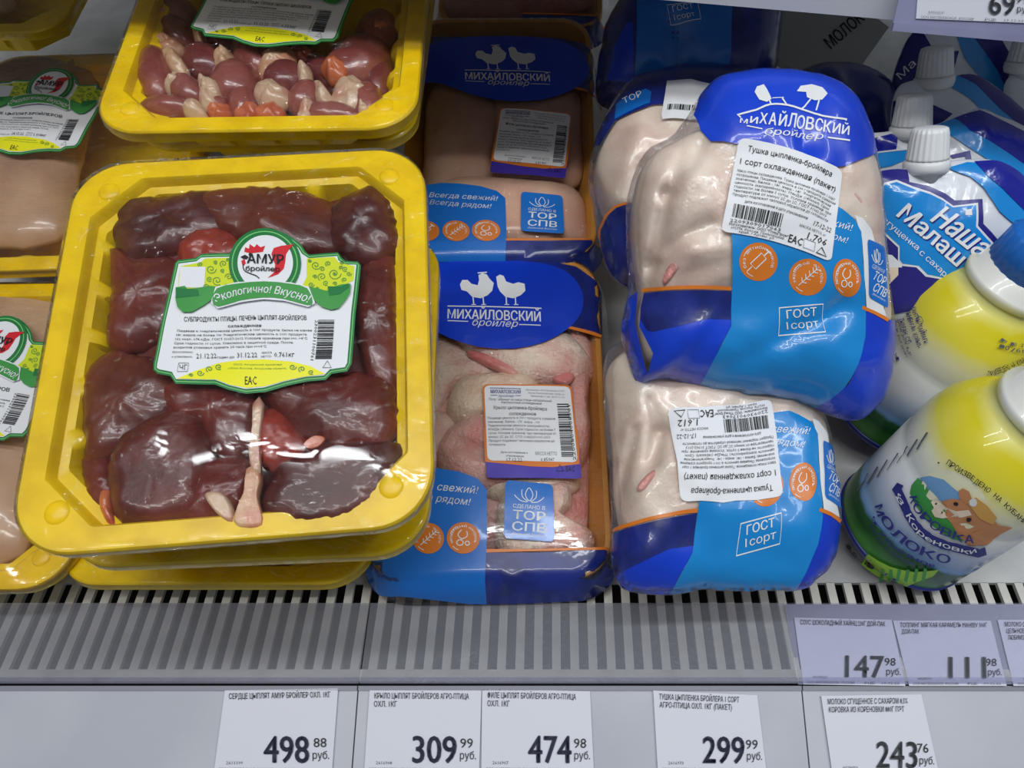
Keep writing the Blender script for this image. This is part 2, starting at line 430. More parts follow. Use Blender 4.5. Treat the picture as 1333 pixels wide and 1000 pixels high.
# ---------------- setting: deck, grille, price rails ----------------
def struct(name, acc, smooth=False):
    o = acc.build(name, None, smooth=smooth); o['kind'] = 'structure'; return o
W0 = Frame((0,0,0), (1,0,0), (0,1,0))
a = Acc(); boxv(a, W0, -1.3, 1.3, .2095, 1.25, -.003, 0, DECK); struct('floor', a)
a = Acc(); boxv(a, W0, -1.3, 1.3, 1.25, 1.26, -.05, 1.0, GREYM); struct('wall_back', a)
a = Acc(); boxv(a, W0, -1.3, 1.3, .09, .2116, -.05, -.045, DARK); boxv(a, W0, -1.3, 1.3, .2096, .2116, -.05, -.0031, DARK); struct('dark_void_box', a)  # dark box added to stand for the shaded void under the grille
grl = root('front_grille', (0,.17,0), 'row of white painted metal slats along the front edge of the shelf', 'grille')
a = Acc(); boxv(a, W0, -.62, .52, .148, .155, -.003, -.0002, SLAT); a.build('front_bar', grl, smooth=False, origin=Vector((0,.17,0)))
a = Acc(); a.v = []; boxv(a, Frame((0,.18,0),(1,0,0),(0,1,0)), -.0026, .0026, -.0255, .0297, -.003, 0, SLAT)
sl = None
for i in range(-52, 44):
    x = .0109*i+.002
    if sl is None:
        sl = a.build('slat', grl, smooth=False, origin=Vector((0,.18,0))); s1 = sl
    else:
        s1 = sl.copy(); sc.collection.objects.link(s1)
    s1.parent = grl; s1.location = (x, .01, 0)
def cut_rail(name, F, xs, v0, v1, m, label, lip=True, group=None):
    out = []
    for k, (p0, p1, lb) in enumerate(xs):
        u0 = F.uv(p0, 860)[0] if p0 is not None else -.75; u1 = F.uv(p1, 860)[0] if p1 is not None else .5
        a = Acc(); boxv(a, F, u0+.0004, u1-.0004, v0, v1, 0, .0012, m[k] if isinstance(m, list) else m)
        o = a.build(name, None, smooth=False, origin=F.O+F.U*(u0+u1)/2); tagit(o, lb, 'price rail', group); out.append(o)
        if lip:
            a = Acc(); boxv(a, F, u0+.0004, u1-.0004, v0, v0+.003, .0012, .003, FLAPC)
            c = a.build('lip', o, smooth=False, origin=F.O+F.U*(u0+u1)/2)
    return out
pf = math.radians(5); FF = Frame(at_z(720, 786, .004), (1,0,0), (0, math.cos(pf), math.sin(pf)))
# hinges of the front rails: seams at px 475 and 1035
cut_rail('price_rail', FF, [(None, 472, 'frosted flap over the slats, leftmost of three, above the 498 tag'), (472, 1034, 'long frosted flap over the slats, middle of three, no tags in it'), (1034, None, 'upper clear rail at right holding the 147 and 111 price tags')], -.0475, 0, [FLAP, FLAP, FLAPC], '')
ps = math.radians(20); FS = Frame(at_z(720, 893, -.004), (1,0,0), (0, math.cos(ps), math.sin(ps)))
def strip(p0, p1, lb):
    u0 = FS.uv(*p0)[0] if p0 else -.75; u1 = FS.uv(*p1)[0] if p1 else .5
    a = Acc(); boxv(a, FS, u0+.0004, u1-.0004, -.052, 0, -.002, 0, STRIP)
    L = FS.O+FS.U*(u0+u1)/2; o = a.build('lower_rail', None, smooth=False, origin=L); tagit(o, lb, 'price rail', 'lower price rails')
    a = Acc(); boxv(a, FS, u0+.0004, u1-.0004, -.0025, 0, 0, .0016, EDGE); a.build('top_edge', o, smooth=False, origin=L)
    a = Acc(); boxv(a, FS, u0+.0004, u1-.0004, -.052, -.047, 0, .0022, EDGE); a.build('bottom_lip', o, smooth=False, origin=L)
strip(None, (466, 900), 'lower grey price rail at left holding the 498 tag')
strip((466, 900), (1044, 900), 'lower grey price rail in the middle with three tags')
strip((1044, 900), None, 'lower grey price rail at right holding the 243 tag')
# ---------------- price tags ----------------
def tag(F, TL, TR, BR, BL, lines, price, kop, label, n, ink=INKN, foot='ООО МАТВЕЕВСКОЕ  РОССИЯ', off=.0012, price_x=(.42, .80), top=None):
    def px(fx, fy): return (TL[0]*(1-fx)*(1-fy)+TR[0]*fx*(1-fy)+BR[0]*fx*fy+BL[0]*(1-fx)*fy, TL[1]*(1-fx)*(1-fy)+TR[1]*fx*(1-fy)+BR[1]*fx*fy+BL[1]*(1-fx)*fy)
    d = Dz(F); H = BL[1]-TL[1]
    c = [d.uv(px(*q)) for q in ((0,0),(1,0),(1,1),(0,1))]
    vs = [F.P(u, v, off+z) for z in (0, .0004) for (u, v) in c]; a = Acc()
    a.add(vs, [[0,1,2,3],[7,6,5,4],[0,4,5,1],[1,5,6,2],[2,6,7,3],[3,7,4,0]], TAG)
    L = F.P(*c[3], off); o = a.build('price_tag', None, smooth=False, origin=L)
    tagit(o, label, 'price tag', None)
    for i, t in enumerate(lines):
        wd = min(.92, .0255*len(t))
        d.text('lettering', INKG, t, px(.05, .105+.1*i), px(.05+wd, .105+.1*i), H*.07, bold=.012)
    x0, x1 = price_x
    d.text('lettering', ink, price, px(x0, .885), px(x1, .885), H*.34, bold=.03, res=3)
    d.text('lettering', INKG, kop, px(x1+.03, .70), px(x1+.14, .70), H*.12, bold=.006, res=2)
    d.text('lettering', INKG, 'руб.', px(x1+.03, .84), px(x1+.17, .84), H*.10, bold=.006, res=2)
    d.text('lettering', INKG, foot, px(.04, .985), px(.50, .985), H*.034)
    d.text('lettering', INKG, 'РЦБ    19.12.22', px(.60, .985), px(.94, .985), H*.034)
    d.text('lettering', INKG, n, px(.10, .91), px(.24, .91), H*.04)
    d.place(F, o, base=off+.0005)
    return o
tag(FS, (294,899),(441,896),(433,1005),(280,1004), ['СЕРДЦЕ ЦЫПЛЯТ АМУР БРОЙЛЕР ОХЛ. 1КГ'], '498', '88', 'white price tag for chicken hearts, price 498 88, leftmost on the lower rail', '2611199')
tag(FS, (482,898),(627,899),(624,1005),(475,1004), ['КРЫЛО ЦЫПЛЯТ БРОЙЛЕРОВ АГРО-ПТИЦА','ОХЛ. 1КГ'], '309', '99', 'white price tag for chicken wings, price 309 99, below the blue wings tray', '2616908')
tag(FS, (628,897),(768,900),(773,1005),(627,1004), ['ФИЛЕ ЦЫПЛЯТ БРОЙЛЕРОВ АГРО-ПТИЦА','ОХЛ. 1КГ'], '474', '98', 'white price tag for chicken fillet, price 474 98, touching the wings tag', '2616907')
tag(FS, (850,899),(985,905),(997,1005),(856,1004), ['ТУШКА ЦЫПЛЕНКА БРОЙЛЕРА 1 СОРТ','АГРО-ПТИЦА ОХЛ. 1КГ (ПАКЕТ)'], '299', '99', 'white price tag for whole bagged chicken, price 299 99, below the bags', '2616973')
tag(FS, (1068,906),(1198,904),(1222,1012),(1083,1010), ['МОЛОКО СГУЩЕННОЕ С САХАРОМ 8,5%','КОРОВКА ИЗ КОРЕНОВКИ 880Г ПЭТ'], '243', '76', 'white price tag for condensed milk, price 243 76, rightmost on the lower rail', '4602358007928', ink=INKG)
tag(FF, (1034,804),(1161,807),(1179,893),(1046,891), ['СОУС ШОКОЛАДНЫЙ ХАЙНЦ 230Г ДОЙ-ПАК'], '147', '98', 'white price tag for chocolate sauce, price 147 98, left in the upper rail', '4601674002543', ink=INKG, off=-.0006)
tag(FF, (1163,808),(1290,808),(1311,893),(1184,893), ['ТОППИНГ МЯГКАЯ КАРАМЕЛЬ MAHEEV 300Г','ДОЙ-ПАК'], '111', '98', 'white price tag for caramel topping, price 111 98, second in the upper rail', '4604248007906', ink=INKG, off=-.0006)
tag(FF, (1299,807),(1430,807),(1454,893),(1320,893), ['МОЛОКО СГУЩЕННОЕ','ЦЕЛЬНОЕ','ЛЮБИМОЕ'], '98', '98', 'white price tag cut off by the right edge of the picture', '4607', ink=INKG, off=-.0006)
a = Acc(); boxv(a, FF, FF.uv(1034,860)[0]+.0004, .5, -.0475, 0, -.0022, -.0012, mat('rail_back_plastic', rgb(160,162,176), .4)); o = a.build('rail_backing', None, smooth=False, origin=FF.P(.25, -.02)); tagit(o, 'lilac backing strip behind the 147 and 111 price tags', 'price rail')
# ---------------- upper shelf ----------------
USL = at_t(700, -16, .43); USR = at_t(1160, 24, .43); 
us = Frame(USL, (USR-USL), (0,1,.0))
us = Frame(USL, (USR-USL).normalized(), (0, 1, 0.02))
a = Acc(); boxv(a, us, -.6, .6, .0, .45, 0, .004, SHW); boxv(a, us, -.6, .6, -.0015, .0, 0, .022, SHW); o = a.build('wall_shelf_upper', None, smooth=False, origin=USL); o.name = 'trim_2'; o['kind'] = 'structure'
UF = Frame(at_t(1160, 40, .418), (USR-USL).normalized(), (0, .45, 1))
a = Acc(); boxv(a, UF, 0, .3, 0, .05, -.001, 0, LILA); boxv(a, UF, 0, .3, 0, .004, 0, .002, LILA)
o = a.build('price_rail', None, smooth=False, origin=UF.O); tagit(o, 'lilac plastic price rail clipped under the upper shelf at top right', 'price rail')
tag(UF, (1198,-60),(1330,-58),(1340,30),(1192,24), [], '69', '99', 'price tag reading 69 99 in the rail of the upper shelf', '4670101650167', ink=INKG, price_x=(.64, .86), off=.0003)
# ---------------- trays ----------------
def rrect(a, b, r, n=8):
    P = []
    for (cx, cy, a0) in ((a-r, b-r, 0), (-a+r, b-r, 90), (-a+r, -b+r, 180), (a-r, -b+r, 270)):
        for i in range(n+1):
            t = math.radians(a0+90*i/n); P.append((cx+r*math.cos(t), cy+r*math.sin(t)))
    return P
def chrect(a, b, c): return [(a, b-c), (a-c, b), (-a+c, b), (-a, b-c), (-a, -b+c), (-a+c, -b), (a-c, -b), (a, -b+c)]
def loft(rings, m, cap=True):
    n = len(rings[0]); vs = [q for r in rings for q in r]; fs = []
    for k in range(len(rings)-1):
        for i in range(n):
            j = (i+1) % n; fs.append([k*n+i, k*n+j, (k+1)*n+j, (k+1)*n+i])
    if cap:
        c = sum((Vector(q) for q in rings[-1]), Vector())/n; vs.append(c); k = (len(rings)-1)*n
        for i in range(n): fs.append([k+i, k+(i+1) % n, len(vs)-1])
    a = Acc(); a.add(vs, fs, m); return a
TRAYM = {}
def tray_mesh(kind, A, B):
    if (kind, A, B) in TRAYM: return TRAYM[(kind, A, B)]
    n = 360; R = []
    if kind == 'y':
        outs = [(rrect(A-.002,B-.002,.026), -.009, 0), (rrect(A,B,.028), -.0075, 0), (rrect(A,B,.028), -.0012, 0), (rrect(A-.0012,B-.0012,.027), 0, 0), (chrect(A-.0115,B-.0115,.024), 0, 0), (chrect(A-.0125,B-.0125,.024), -.0015, 0),
                (chrect(A-.0135,B-.0135,.024), -.006, 0), (chrect(A-.0175,B-.0175,.024), -.0068, 0), (chrect(A-.0185,B-.0185,.024), -.010, .6), (chrect(A-.020,B-.020,.024), -.016, 1), (chrect(A-.023,B-.023,.023), -.030, .5), (chrect(A-.026,B-.026,.022), -.036, 0)]
        m = YEL; rib = .0045
    else:
        outs = [(rrect(A-.006,B-.006,.022), -.0265, 0), (rrect(A+.0005,B+.0005,.026), -.006, 0), (rrect(A,B,.026), 0, 0), (rrect(A-.004,B-.004,.022), 0, 0), (rrect(A-.009,B-.009,.018), -.014, 0), (rrect(A-.014,B-.014,.014), -.026, 0)]
        m = AMB; rib = 0
    for (pts, z, rb) in outs:
        pl = Polar(pts, n, (0, 0)); ring = []
        for i in range(n):
            t = 2*math.pi*i/n; r = pl.R[i]; x, y = r*math.cos(t), r*math.sin(t)
            if rb and rib:
                side = abs(x)/A > abs(y)/B; q = y if side else x; lim = (B if side else A)-.048
                f = (q/.027) % 1
                if abs(q) < lim and f < .34:
                    k = rib*rb*min(1, f/.05, (.34-f)/.05)
                    if side: x -= math.copysign(k, x)
                    else: y -= math.copysign(k, y)
            ring.append(Vector((x, y, z)))
        R.append(ring)
    acc = loft(R, m)
    if kind == 'y':
        for sx in (-1, 1):
            for sy in (-1, 1):
                cx, cy = sx*(A-.0195), sy*(B-.0195); vs = []; fs = []
                for k in range(5):
                    t = k/4*math.pi/2
                    for i in range(14):
                        f = 2*math.pi*i/14; vs.append((cx+.0058*math.cos(t)*math.cos(f), cy+.0058*math.cos(t)*math.sin(f), .0016*math.sin(t)-.0001))
                for k in range(4):
                    for i in range(14): j = (i+1) % 14; fs.append([k*14+i, k*14+j, (k+1)*14+j, (k+1)*14+i])
                acc.add(vs, fs, m)
    o = acc.build('tray', None); me = o.data; me.set_sharp_from_angle(angle=math.radians(38)); D.objects.remove(o); TRAYM[(kind, A, B)] = me; return me
class FilmS(Frame):
    mx = .001
    def P(s, u, v, off=0):
        d = math.hypot(u, v)
        if d > 1e-6:
            R = s.pl.r(math.atan2(v, u))+s.mx
            if d > R: u, v = u*R/d, v*R/d
        return Frame.P(s, u, v, off)
def film_surface(F, A, B, bulge, r=.028, drop=2.2, wob=.0006, seed=0):
    pl = Polar(rrect(A, B, r), 240, (0, 0))
    def hf(u, v):
        d = math.hypot(u, v)
        if d < 1e-6: return bulge
        rr = pl.r(math.atan2(v, u)); q = d/rr
        if q > 1: return -(d-rr)*drop
        return bulge*(1-abs(u/A)**3)*(1-abs(v/B)**3) + wob*(1-q*q)*noise.noise(Vector((u*45, v*45, seed)))
    S = FilmS(F.O+F.N*.0009, F.U, F.V, hf); S.pl = pl; S.mx = .0095 if r < .027 else .001; return S
def film_mesh(S, smax, n=160):
    vs = []; fs = []; ks = [.15,.3,.45,.6,.72,.82,.9,.95,.98,1.0]+[1+(smax-1)*k/3 for k in (1,2,3)]
    vs.append(S.P(0,0))
    for k in ks:
        for i in range(n):
            t = 2*math.pi*i/n; r = S.pl.r(t)
            rr = r*k if k <= 1 else r+(k-1)
            vs.append(S.P(rr*math.cos(t), rr*math.sin(t)))
    for i in range(n): fs.append([0, 1+i, 1+(i+1) % n])
    for k in range(len(ks)-1):
        for i in range(n):
            j = (i+1) % n; fs.append([1+k*n+i, 1+(k+1)*n+i, 1+(k+1)*n+j, 1+k*n+j])
    return vs, fs
def tray_frame(p0, z0, p1, z1): # front middle and back middle of the rim
    a = at_z(*p0, z0); b = at_z(*p1, z1); V = b-a
    return a, b, V
def make_tray(kind, F, A, B, label, group, bulge=.003, name=None, with_film=True, fm=None, drop=6, wob=.0006):
    r = root(name or ('meat_tray' if kind == 'y' else 'chicken_tray'), F.O-F.N*(.036 if kind == 'y' else .026), label, 'tray', group)
    o = obj('tray', tray_mesh(kind, A, B), r); M = F.M(); M.translation = F.O-r.location; o.matrix_local = M
    S = film_surface(F, A, B, bulge, r=.028 if kind == 'y' else .026, drop=drop, wob=wob, seed=len(D.objects) % 97)
    if with_film:
        vs, fs = film_mesh(S, 1+(.0014 if kind == 'y' else .010)); a = Acc(); a.add(vs, fs, fm or FILM); a.build('film', r, origin=r.location)
    return r, S
YA, YB = .094, .107
def fr_from(front_px, z, pitch, yaw, B):
    p, y = math.radians(pitch), math.radians(yaw)
    U = Vector((math.cos(y), math.sin(y), 0)); V = Vector((-math.sin(y)*math.cos(p), math.cos(y)*math.cos(p), math.sin(p)))
    return Frame(at_z(*front_px, z)+V*B, U, V)
F1 = fr_from((290, 706), .150, 16.3, 5.2, YB)     # liver tray
F2 = fr_from((316, 731), .098, 9, 2.5, YB)
F3 = fr_from((270, 761), .037, 0, 0, YB)
FH = fr_from((328, 170), .208, 10, 1.5, YB)     # hearts
FH2 = fr_from((352, 186), .168, 8, 0, YB)
FB = fr_from((-128, 772), .040, 12.5, 1, YB)
FA = fr_from((58, 352), .098, 12, 3, YB)
tL, SL = make_tray('y', F1, YA, YB, 'yellow tray of dark raw livers on top of the front stack', 'yellow meat trays', bulge=.003, wob=.0012)
t2, _ = make_tray('y', F2, YA, YB, 'yellow tray directly beneath the liver tray', 'yellow meat trays', bulge=.001)
t3, _ = make_tray('y', F3, YA, YB, 'lowest yellow tray of the front stack, resting on the slats', 'yellow meat trays', bulge=.001)
tH, SH = make_tray('y', FH, YA, YB, 'yellow tray of raw hearts behind the liver tray', 'yellow meat trays', bulge=.003)
tH2, _ = make_tray('y', FH2, YA, YB, 'yellow tray beneath the tray of hearts', 'yellow meat trays', bulge=.001)
tB, SB = make_tray('y', FB, YA, YB, 'yellow tray of pale fillet at lower left, cut off by the picture edge', 'yellow meat trays', bulge=.008, fm=FILMW, wob=.002)
tA, SA = make_tray('y', FA, YA, YB, 'yellow tray of pale fillet at left behind the lower fillet tray', 'yellow meat trays', bulge=.008, fm=FILMW, wob=.002)
FC = fr_from((-72, 42), .15, 8, 0, YB)
tC, SC = make_tray('y', FC, YA, YB, 'yellow tray of fillet cut off by the top left corner of the picture', 'yellow meat trays', bulge=.006)
MA, MB_ = .075, .119
G1 = fr_from((637, 757), .028, 11, 1.0, MB_)
G2 = fr_from((647, 338), .076, 17, 0.5, MB_)
G3 = fr_from((676, 34), .125, 12, -1, MB_)
m1, S1 = make_tray('m', G1, MA, MB_, 'film-wrapped tray of raw chicken wings at the front under the 309 tag', 'blue printed chicken trays', bulge=.006, fm=FILMW, drop=2.2, wob=.0012)
m2, S2 = make_tray('m', G2, MA, MB_, 'film-wrapped tray of chicken fillet behind the tray of wings', 'blue printed chicken trays', bulge=.006, fm=FILM, drop=2.2, wob=.001)
m3, S3 = make_tray('m', G3, MA, MB_, 'shadowed chicken tray behind the fillet tray, at the top of the picture', 'blue printed chicken trays', bulge=.006, fm=FILM, drop=2.2)
# contents
FILMS = [(F1, SL), (FH, SH), (FB, SB), (FA, SA), (FC, SC), (G1, S1), (G2, S2), (G3, S3)]
def under_film(F, s, off):
    for (f, S) in FILMS:
        if f is F: s.cap = lambda u, v, S=S: S.h(u, v)+.0004-off
g = 'raw livers in the yellow tray'
FLb = F1.sub(-.030); 
def grow(pts, k):
    cx = sum(p[0] for p in pts)/len(pts); cy = sum(p[1] for p in pts)/len(pts)
    return [(cx+(x-cx)*k, cy+(y-cy)*k) for (x, y) in pts]
def liver(lbl, pts, mi, off, H=.011, **kw):
    if off > -.02: pts = [(max(113, min(519, x)), max(246, min(690, y))) for (x, y) in grow(pts, 1.13)]
    blob('chicken_liver', F1, pts, LIV[mi], label=lbl, cat='liver', group=g, off=off, H=H, Hb=.008, jit=.07, namp=kw.pop('namp', .0026), nf=75, p=3.0, q=2.0, seed=len(D.objects), nR=12, nA=64, **kw)
liver('dark mass of liver at the bottom of the tray, seen between the lobes', [(160,290),(300,270),(420,268),(488,256),(512,320),(515,430),(500,620),(460,672),(300,684),(150,676),(125,600),(150,450)], 0, -.024, H=.015)
liver('dark liver lobe in the back left corner of the tray', [(155,292),(172,268),(220,264),(280,256),(300,275),(290,310),(240,330),(190,346),(163,328)], 2, -.013)
liver('liver lobe along the back rim, above the round logo', [(262,266),(330,252),(400,260),(440,285),(430,330),(370,330),(300,306)], 1, -.011)
liver('dark liver lobe in the back right corner of the tray', [(436,278),(468,256),(488,244),(508,275),(519,322),(480,345),(440,322)], 2, -.010)
liver('liver lobe at the left wall beside the label', [(152,332),(180,345),(225,345),(240,390),(215,440),(165,455),(147,438),(152,385)], 3, -.013)
liver('brownish liver lobe at the left wall below the label corner', [(118,500),(150,468),(200,478),(240,500),(222,545),(170,585),(125,600),(113,580)], 1, -.012)
liver('reddish liver lobe under the bottom of the label, left of the fat strip', [(214,508),(300,500),(336,518),(332,562),(312,606),(285,592),(262,553),(230,548)], 3, -.012)
liver('largest liver lobe at the front left of the tray', [(196,556),(228,543),(256,552),(274,585),(268,625),(262,660),(232,690),(180,692),(158,662),(150,618),(165,580)], 0, -.0085, H=.0125)
liver('liver lobe between the front left lobe and the fat strip', [(262,612),(312,600),(332,618),(322,655),(300,692),(246,694),(252,650)], 3, -.011)
liver('glossy dark liver lobe right of the label bottom', [(350,506),(420,495),(500,498),(517,532),(500,578),(445,592),(395,570),(358,532)], 0, -.010, H=.0125)
liver('broad smooth liver lobe in the front right corner of the tray', [(394,592),(440,580),(510,586),(521,622),(496,655),(448,690),(372,692),(352,655),(368,614)], 2, -.009, H=.0125)
liver('liver lobe along the right wall beside the label', [(478,352),(512,343),(522,380),(521,450),(516,515),(485,500),(468,420)], 0, -.012)
liver('bright red liver lobe right of the fat strip', [(336,548),(362,538),(392,566),(402,596),(366,618),(342,600),(332,575)], 4, -.009)
liver('small liver tip in the front left corner of the tray', [(116,602),(148,598),(166,640),(162,688),(140,690),(124,652)], 3, -.016)
liver('reddish liver lobe above the label, left of the round logo', [(238,330),(262,304),(300,308),(318,330),(300,350),(250,352)], 4, -.014)
def bit(nm, lbl, cat, F, pts, m, off, H=.006, grp=None, **kw):
    blob(nm, F, pts, m, label=lbl, cat=cat, group=grp, off=off, H=H, Hb=.004, namp=.0015, nf=90, seed=len(D.objects), nR=8, nA=40, **kw)
bit('fat_strip', 'pale thin strip of fat between livers below the label', 'fat', F1, [(331,520),(344,519),(343,545),(339,580),(344,612),(330,618),(325,590),(330,552)], FATW, .0005, .005)
bit('fat_lump', 'lumpy cream piece of fat at the front rim between livers', 'fat', F1, [(322,612),(334,606),(343,622),(338,650),(345,682),(328,690),(306,684),(312,660),(320,640)], FAT, -.002, .009)
bit('fat_lump', 'orange-pink lump of fat in the front left corner among livers', 'fat', F1, [(140,632),(154,640),(154,668),(160,692),(146,688),(134,660)], ORG, -.011, .008)
bit('fat_lump', 'small orange piece of fat right of the bright red liver', 'fat', F1, [(396,578),(410,568),(424,571),(416,582),(402,585)], ORG, .001, .005)
bit('fat_lump', 'tan piece of fat at the right wall of the liver tray', 'fat', F1, [(500,458),(514,452),(522,466),(520,482),(506,478)], FAT, -.014, .008)
bit('fat_lump', 'pinkish membrane left of the cream fat at the front rim', 'fat', F1, [(268,642),(290,642),(304,660),(306,682),(290,676),(272,656)], FATW, -.002, .006)
blob('chicken_liver', F3, [(150,735),(300,728),(420,722),(440,735),(420,752),(300,758),(160,756)], LIV[0], label='dark liver in the lowest tray of the front stack, seen under its film', cat='liver', group='raw livers in the yellow tray', off=-.014, H=.01, Hb=.008, namp=.002, nf=60, seed=4)
# hearts
g2 = 'raw hearts in the yellow tray'
def heart(lbl, cx, cy, rx, ry, rot, mi, fats, off=-.012, H=.013):
    off -= .002
    k = 1/3.703; cx, cy = 180+cx*k, 30+cy*k; rx *= 1.22; ry *= 1.22
    pts = ell(cx, cy, rx*k, ry*k, rot, 10); s = Pillow(FH, pts, H=H, Hb=.01, off=off, namp=.0012, nf=90, seed=rx, q=1.9, p=2.1)
    r = root('chicken_heart', s.O+s.U*s.pol.c[0]+s.V*s.pol.c[1]-s.N*.01, lbl, 'heart', g2)
    a = Acc(); s.mesh(a, HRT[mi], nR=9, nA=40); a.build('muscle', r, origin=r.location)
    for (fx, fy, frx, fry, fr, fm) in fats:
        pts = [(x+random.uniform(-2.2, 2.2), y+random.uniform(-2.2, 2.2)) for (x, y) in ell(180+fx*k, 30+fy*k, frx*k*1.2, fry*k*1.2, fr, 11)]
        f = Pillow(FH, pts, H=H*.7, Hb=.006, off=off+.004, namp=.004, nf=150, seed=fx, q=1.6)
        a = Acc(); f.mesh(a, fm, nR=9, nA=36); a.build('fat', r, origin=r.location)
heart('large heart at the left wall of the tray, standing upright', 100, 275, 118, 78, 82, 1, [(190,215,70,36,60,FAT)], H=.015)
heart('heart with a pale top behind the upright left heart', 190, 70, 90, 60, 20, 2, [(155,125,68,32,15,FAT)], off=-.016)
heart('dark heart left of the middle with a pale cap at its right end', 325, 205, 100, 66, 0, 2, [(420,200,42,50,20,FAT)], off=-.014)
heart('small heart in front of the upright left heart', 245, 350, 85, 56, 20, 0, [(195,310,50,34,-30,FATW),(330,320,30,24,0,FATW)], off=-.010)
heart('heart lying along the front rim at the left corner', 165, 440, 125, 40, 4, 0, [(275,440,55,36,20,FATW)], off=-.010)
heart('plump reddish heart left of the middle with a ragged fat cap', 475, 310, 108, 84, -14, 0, [(360,370,52,66,20,FATW)], H=.015, off=-.011)
heart('heart under the bottom of the label with a large pale cap', 570, 180, 110, 76, 35, 1, [(670,205,86,66,-30,FAT)], off=-.013)
heart('heart in the middle with a glossy ivory cap in front', 715, 285, 92, 60, -10, 2, [(650,365,86,56,15,FATW),(640,450,62,40,0,ORG)], off=-.011)
heart('heart at the front middle held in a pale arc of fat', 815, 385, 82, 58, -25, 0, [(895,365,32,66,-30,FATW),(810,270,34,40,0,FATW)], off=-.010)
heart('long heart lying along the front rim right of the middle', 940, 475, 140, 48, 5, 0, [(815,445,38,56,20,FATW)], off=-.009)
heart('heart at the right corner almost covered by white fat', 1110, 410, 72, 84, 0, 0, [(1030,365,84,78,0,FATW),(1100,440,34,44,0,FATW)], off=-.010)
heart('large dark heart at the right with a pink tip', 1060, 200, 138, 88, -22, 1, [(960,250,64,48,20,ORG)], H=.015, off=-.014)
heart('small heart at the front rim left of the middle', 520, 420, 68, 70, 0, 0, [(540,460,62,36,0,ORG)], off=-.012)
heart('dark heart against the right wall of the tray', 1160, 280, 60, 110, 10, 2, [], off=-.020)
heart('dark heart behind the label at the left', 410, 90, 86, 60, 20, 2, [(310,100,30,70,-10,FAT)], off=-.016)
heart('dark heart at the right side of the label', 1150, 60, 96, 72, -40, 1, [(1170,50,40,30,0,ORG)], off=-.016)
heart('orange-pink lump shaped heart near the front rim at left', 400, 440, 62, 48, 0, 0, [(405,450,55,40,0,ORG)], off=-.014)
heart('heart beyond the label, upper left of the tray', 170, -40, 110, 70, 20, 2, [(120,-20,50,30,0,FAT)], off=-.016)
heart('heart hidden mostly by the label, in the middle', 760, 20, 120, 80, 0, 2, [], off=-.018)
heart('heart seen faintly in the dark right of the middle', 900, 250, 90, 60, 30, 2, [(800,180,60,30,20,ORG)], off=-.019)
heart('dark heart low in the tray at the left of the middle', 300, 440, 90, 60, 0, 2, [], off=-.024)
heart('dark heart low in the tray at the right of the middle', 760, 440, 120, 60, 0, 2, [], off=-.024)
heart('dark heart low in the tray near the right wall', 1000, 330, 120, 80, 0, 2, [], off=-.026)
heart('dark heart low in the tray near the left wall', 230, 230, 120, 90, 0, 2, [], off=-.026)
heart('dark heart low in the centre of the tray', 600, 290, 130, 90, 0, 2, [], off=-.026)
# fillets and wings
def meat(nm, lbl, cat, F, pts, m, off, H, grp, **kw):
    if nm == 'chicken_wing': pts = grow(pts, 1.08); off += .002
    return blob(nm, F, pts, m, label=lbl, cat=cat, group=grp, off=off, H=H, Hb=.008, namp=kw.pop('namp', .0018), nf=60, seed=len(D.objects), nR=12, nA=64, p=kw.pop('p', 3.2), q=2, **kw)
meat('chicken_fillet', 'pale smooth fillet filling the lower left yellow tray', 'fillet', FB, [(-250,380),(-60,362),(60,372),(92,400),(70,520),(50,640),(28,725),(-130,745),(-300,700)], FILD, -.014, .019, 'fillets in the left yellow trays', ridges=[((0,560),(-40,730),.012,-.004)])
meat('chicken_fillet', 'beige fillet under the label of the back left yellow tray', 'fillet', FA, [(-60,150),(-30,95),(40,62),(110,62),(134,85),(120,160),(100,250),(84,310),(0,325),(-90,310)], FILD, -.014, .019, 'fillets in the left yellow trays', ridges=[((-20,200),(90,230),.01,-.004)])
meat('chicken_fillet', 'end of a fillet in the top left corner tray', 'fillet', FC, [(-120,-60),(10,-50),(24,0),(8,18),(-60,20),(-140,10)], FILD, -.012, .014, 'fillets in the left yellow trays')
gw = 'chicken wings in the front tray'
meat('chicken_wing', 'pink mass of chicken wing meat at the bottom of the tray', 'wing', G1, [(530,450),(570,400),(720,400),(755,440),(760,560),(755,690),(740,716),(560,716),(520,700)], SKINP, -.023, .014, gw)
meat('chicken_wing', 'broad pale wing piece just below the blue header, red along its edge', 'wing', G1, [(588,438),(640,448),(720,438),(752,452),(768,480),(762,498),(738,506),(700,504),(655,492),(615,468)], WSK, -.012, .017, gw, namp=.002)
meat('chicken_wing', 'pale wing piece at upper left beside the yellow tray', 'wing', G1, [(540,450),(582,446),(620,470),(655,490),(640,500),(600,506),(570,540),(540,535)], WSK, -.014, .014, gw, namp=.002)
meat('chicken_wing', 'rounded drumette left of the top of the small label', 'wing', G1, [(586,528),(598,502),(640,492),(690,498),(700,530),(640,548),(604,552),(588,545)], SKINY, -.010, .016, gw)
meat('chicken_wing', 'folded pink wing piece left of the bottom of the small label', 'wing', G1, [(574,602),(580,572),(604,552),(640,544),(700,560),(690,620),(650,638),(592,632)], SKINP, -.010, .016, gw, ridges=[((595,585),(635,600),.005,-.006)])
meat('chicken_wing', 'wing piece at the far left edge between two others', 'wing', G1, [(540,542),(575,540),(592,556),(576,590),(566,620),(540,622)], WSK, -.015, .013, gw)
meat('chicken_wing', 'reddish pink wing end at the right edge above the small label', 'wing', G1, [(735,432),(758,436),(772,465),(764,500),(750,478),(742,455)], SKINP, -.016, .013, gw)
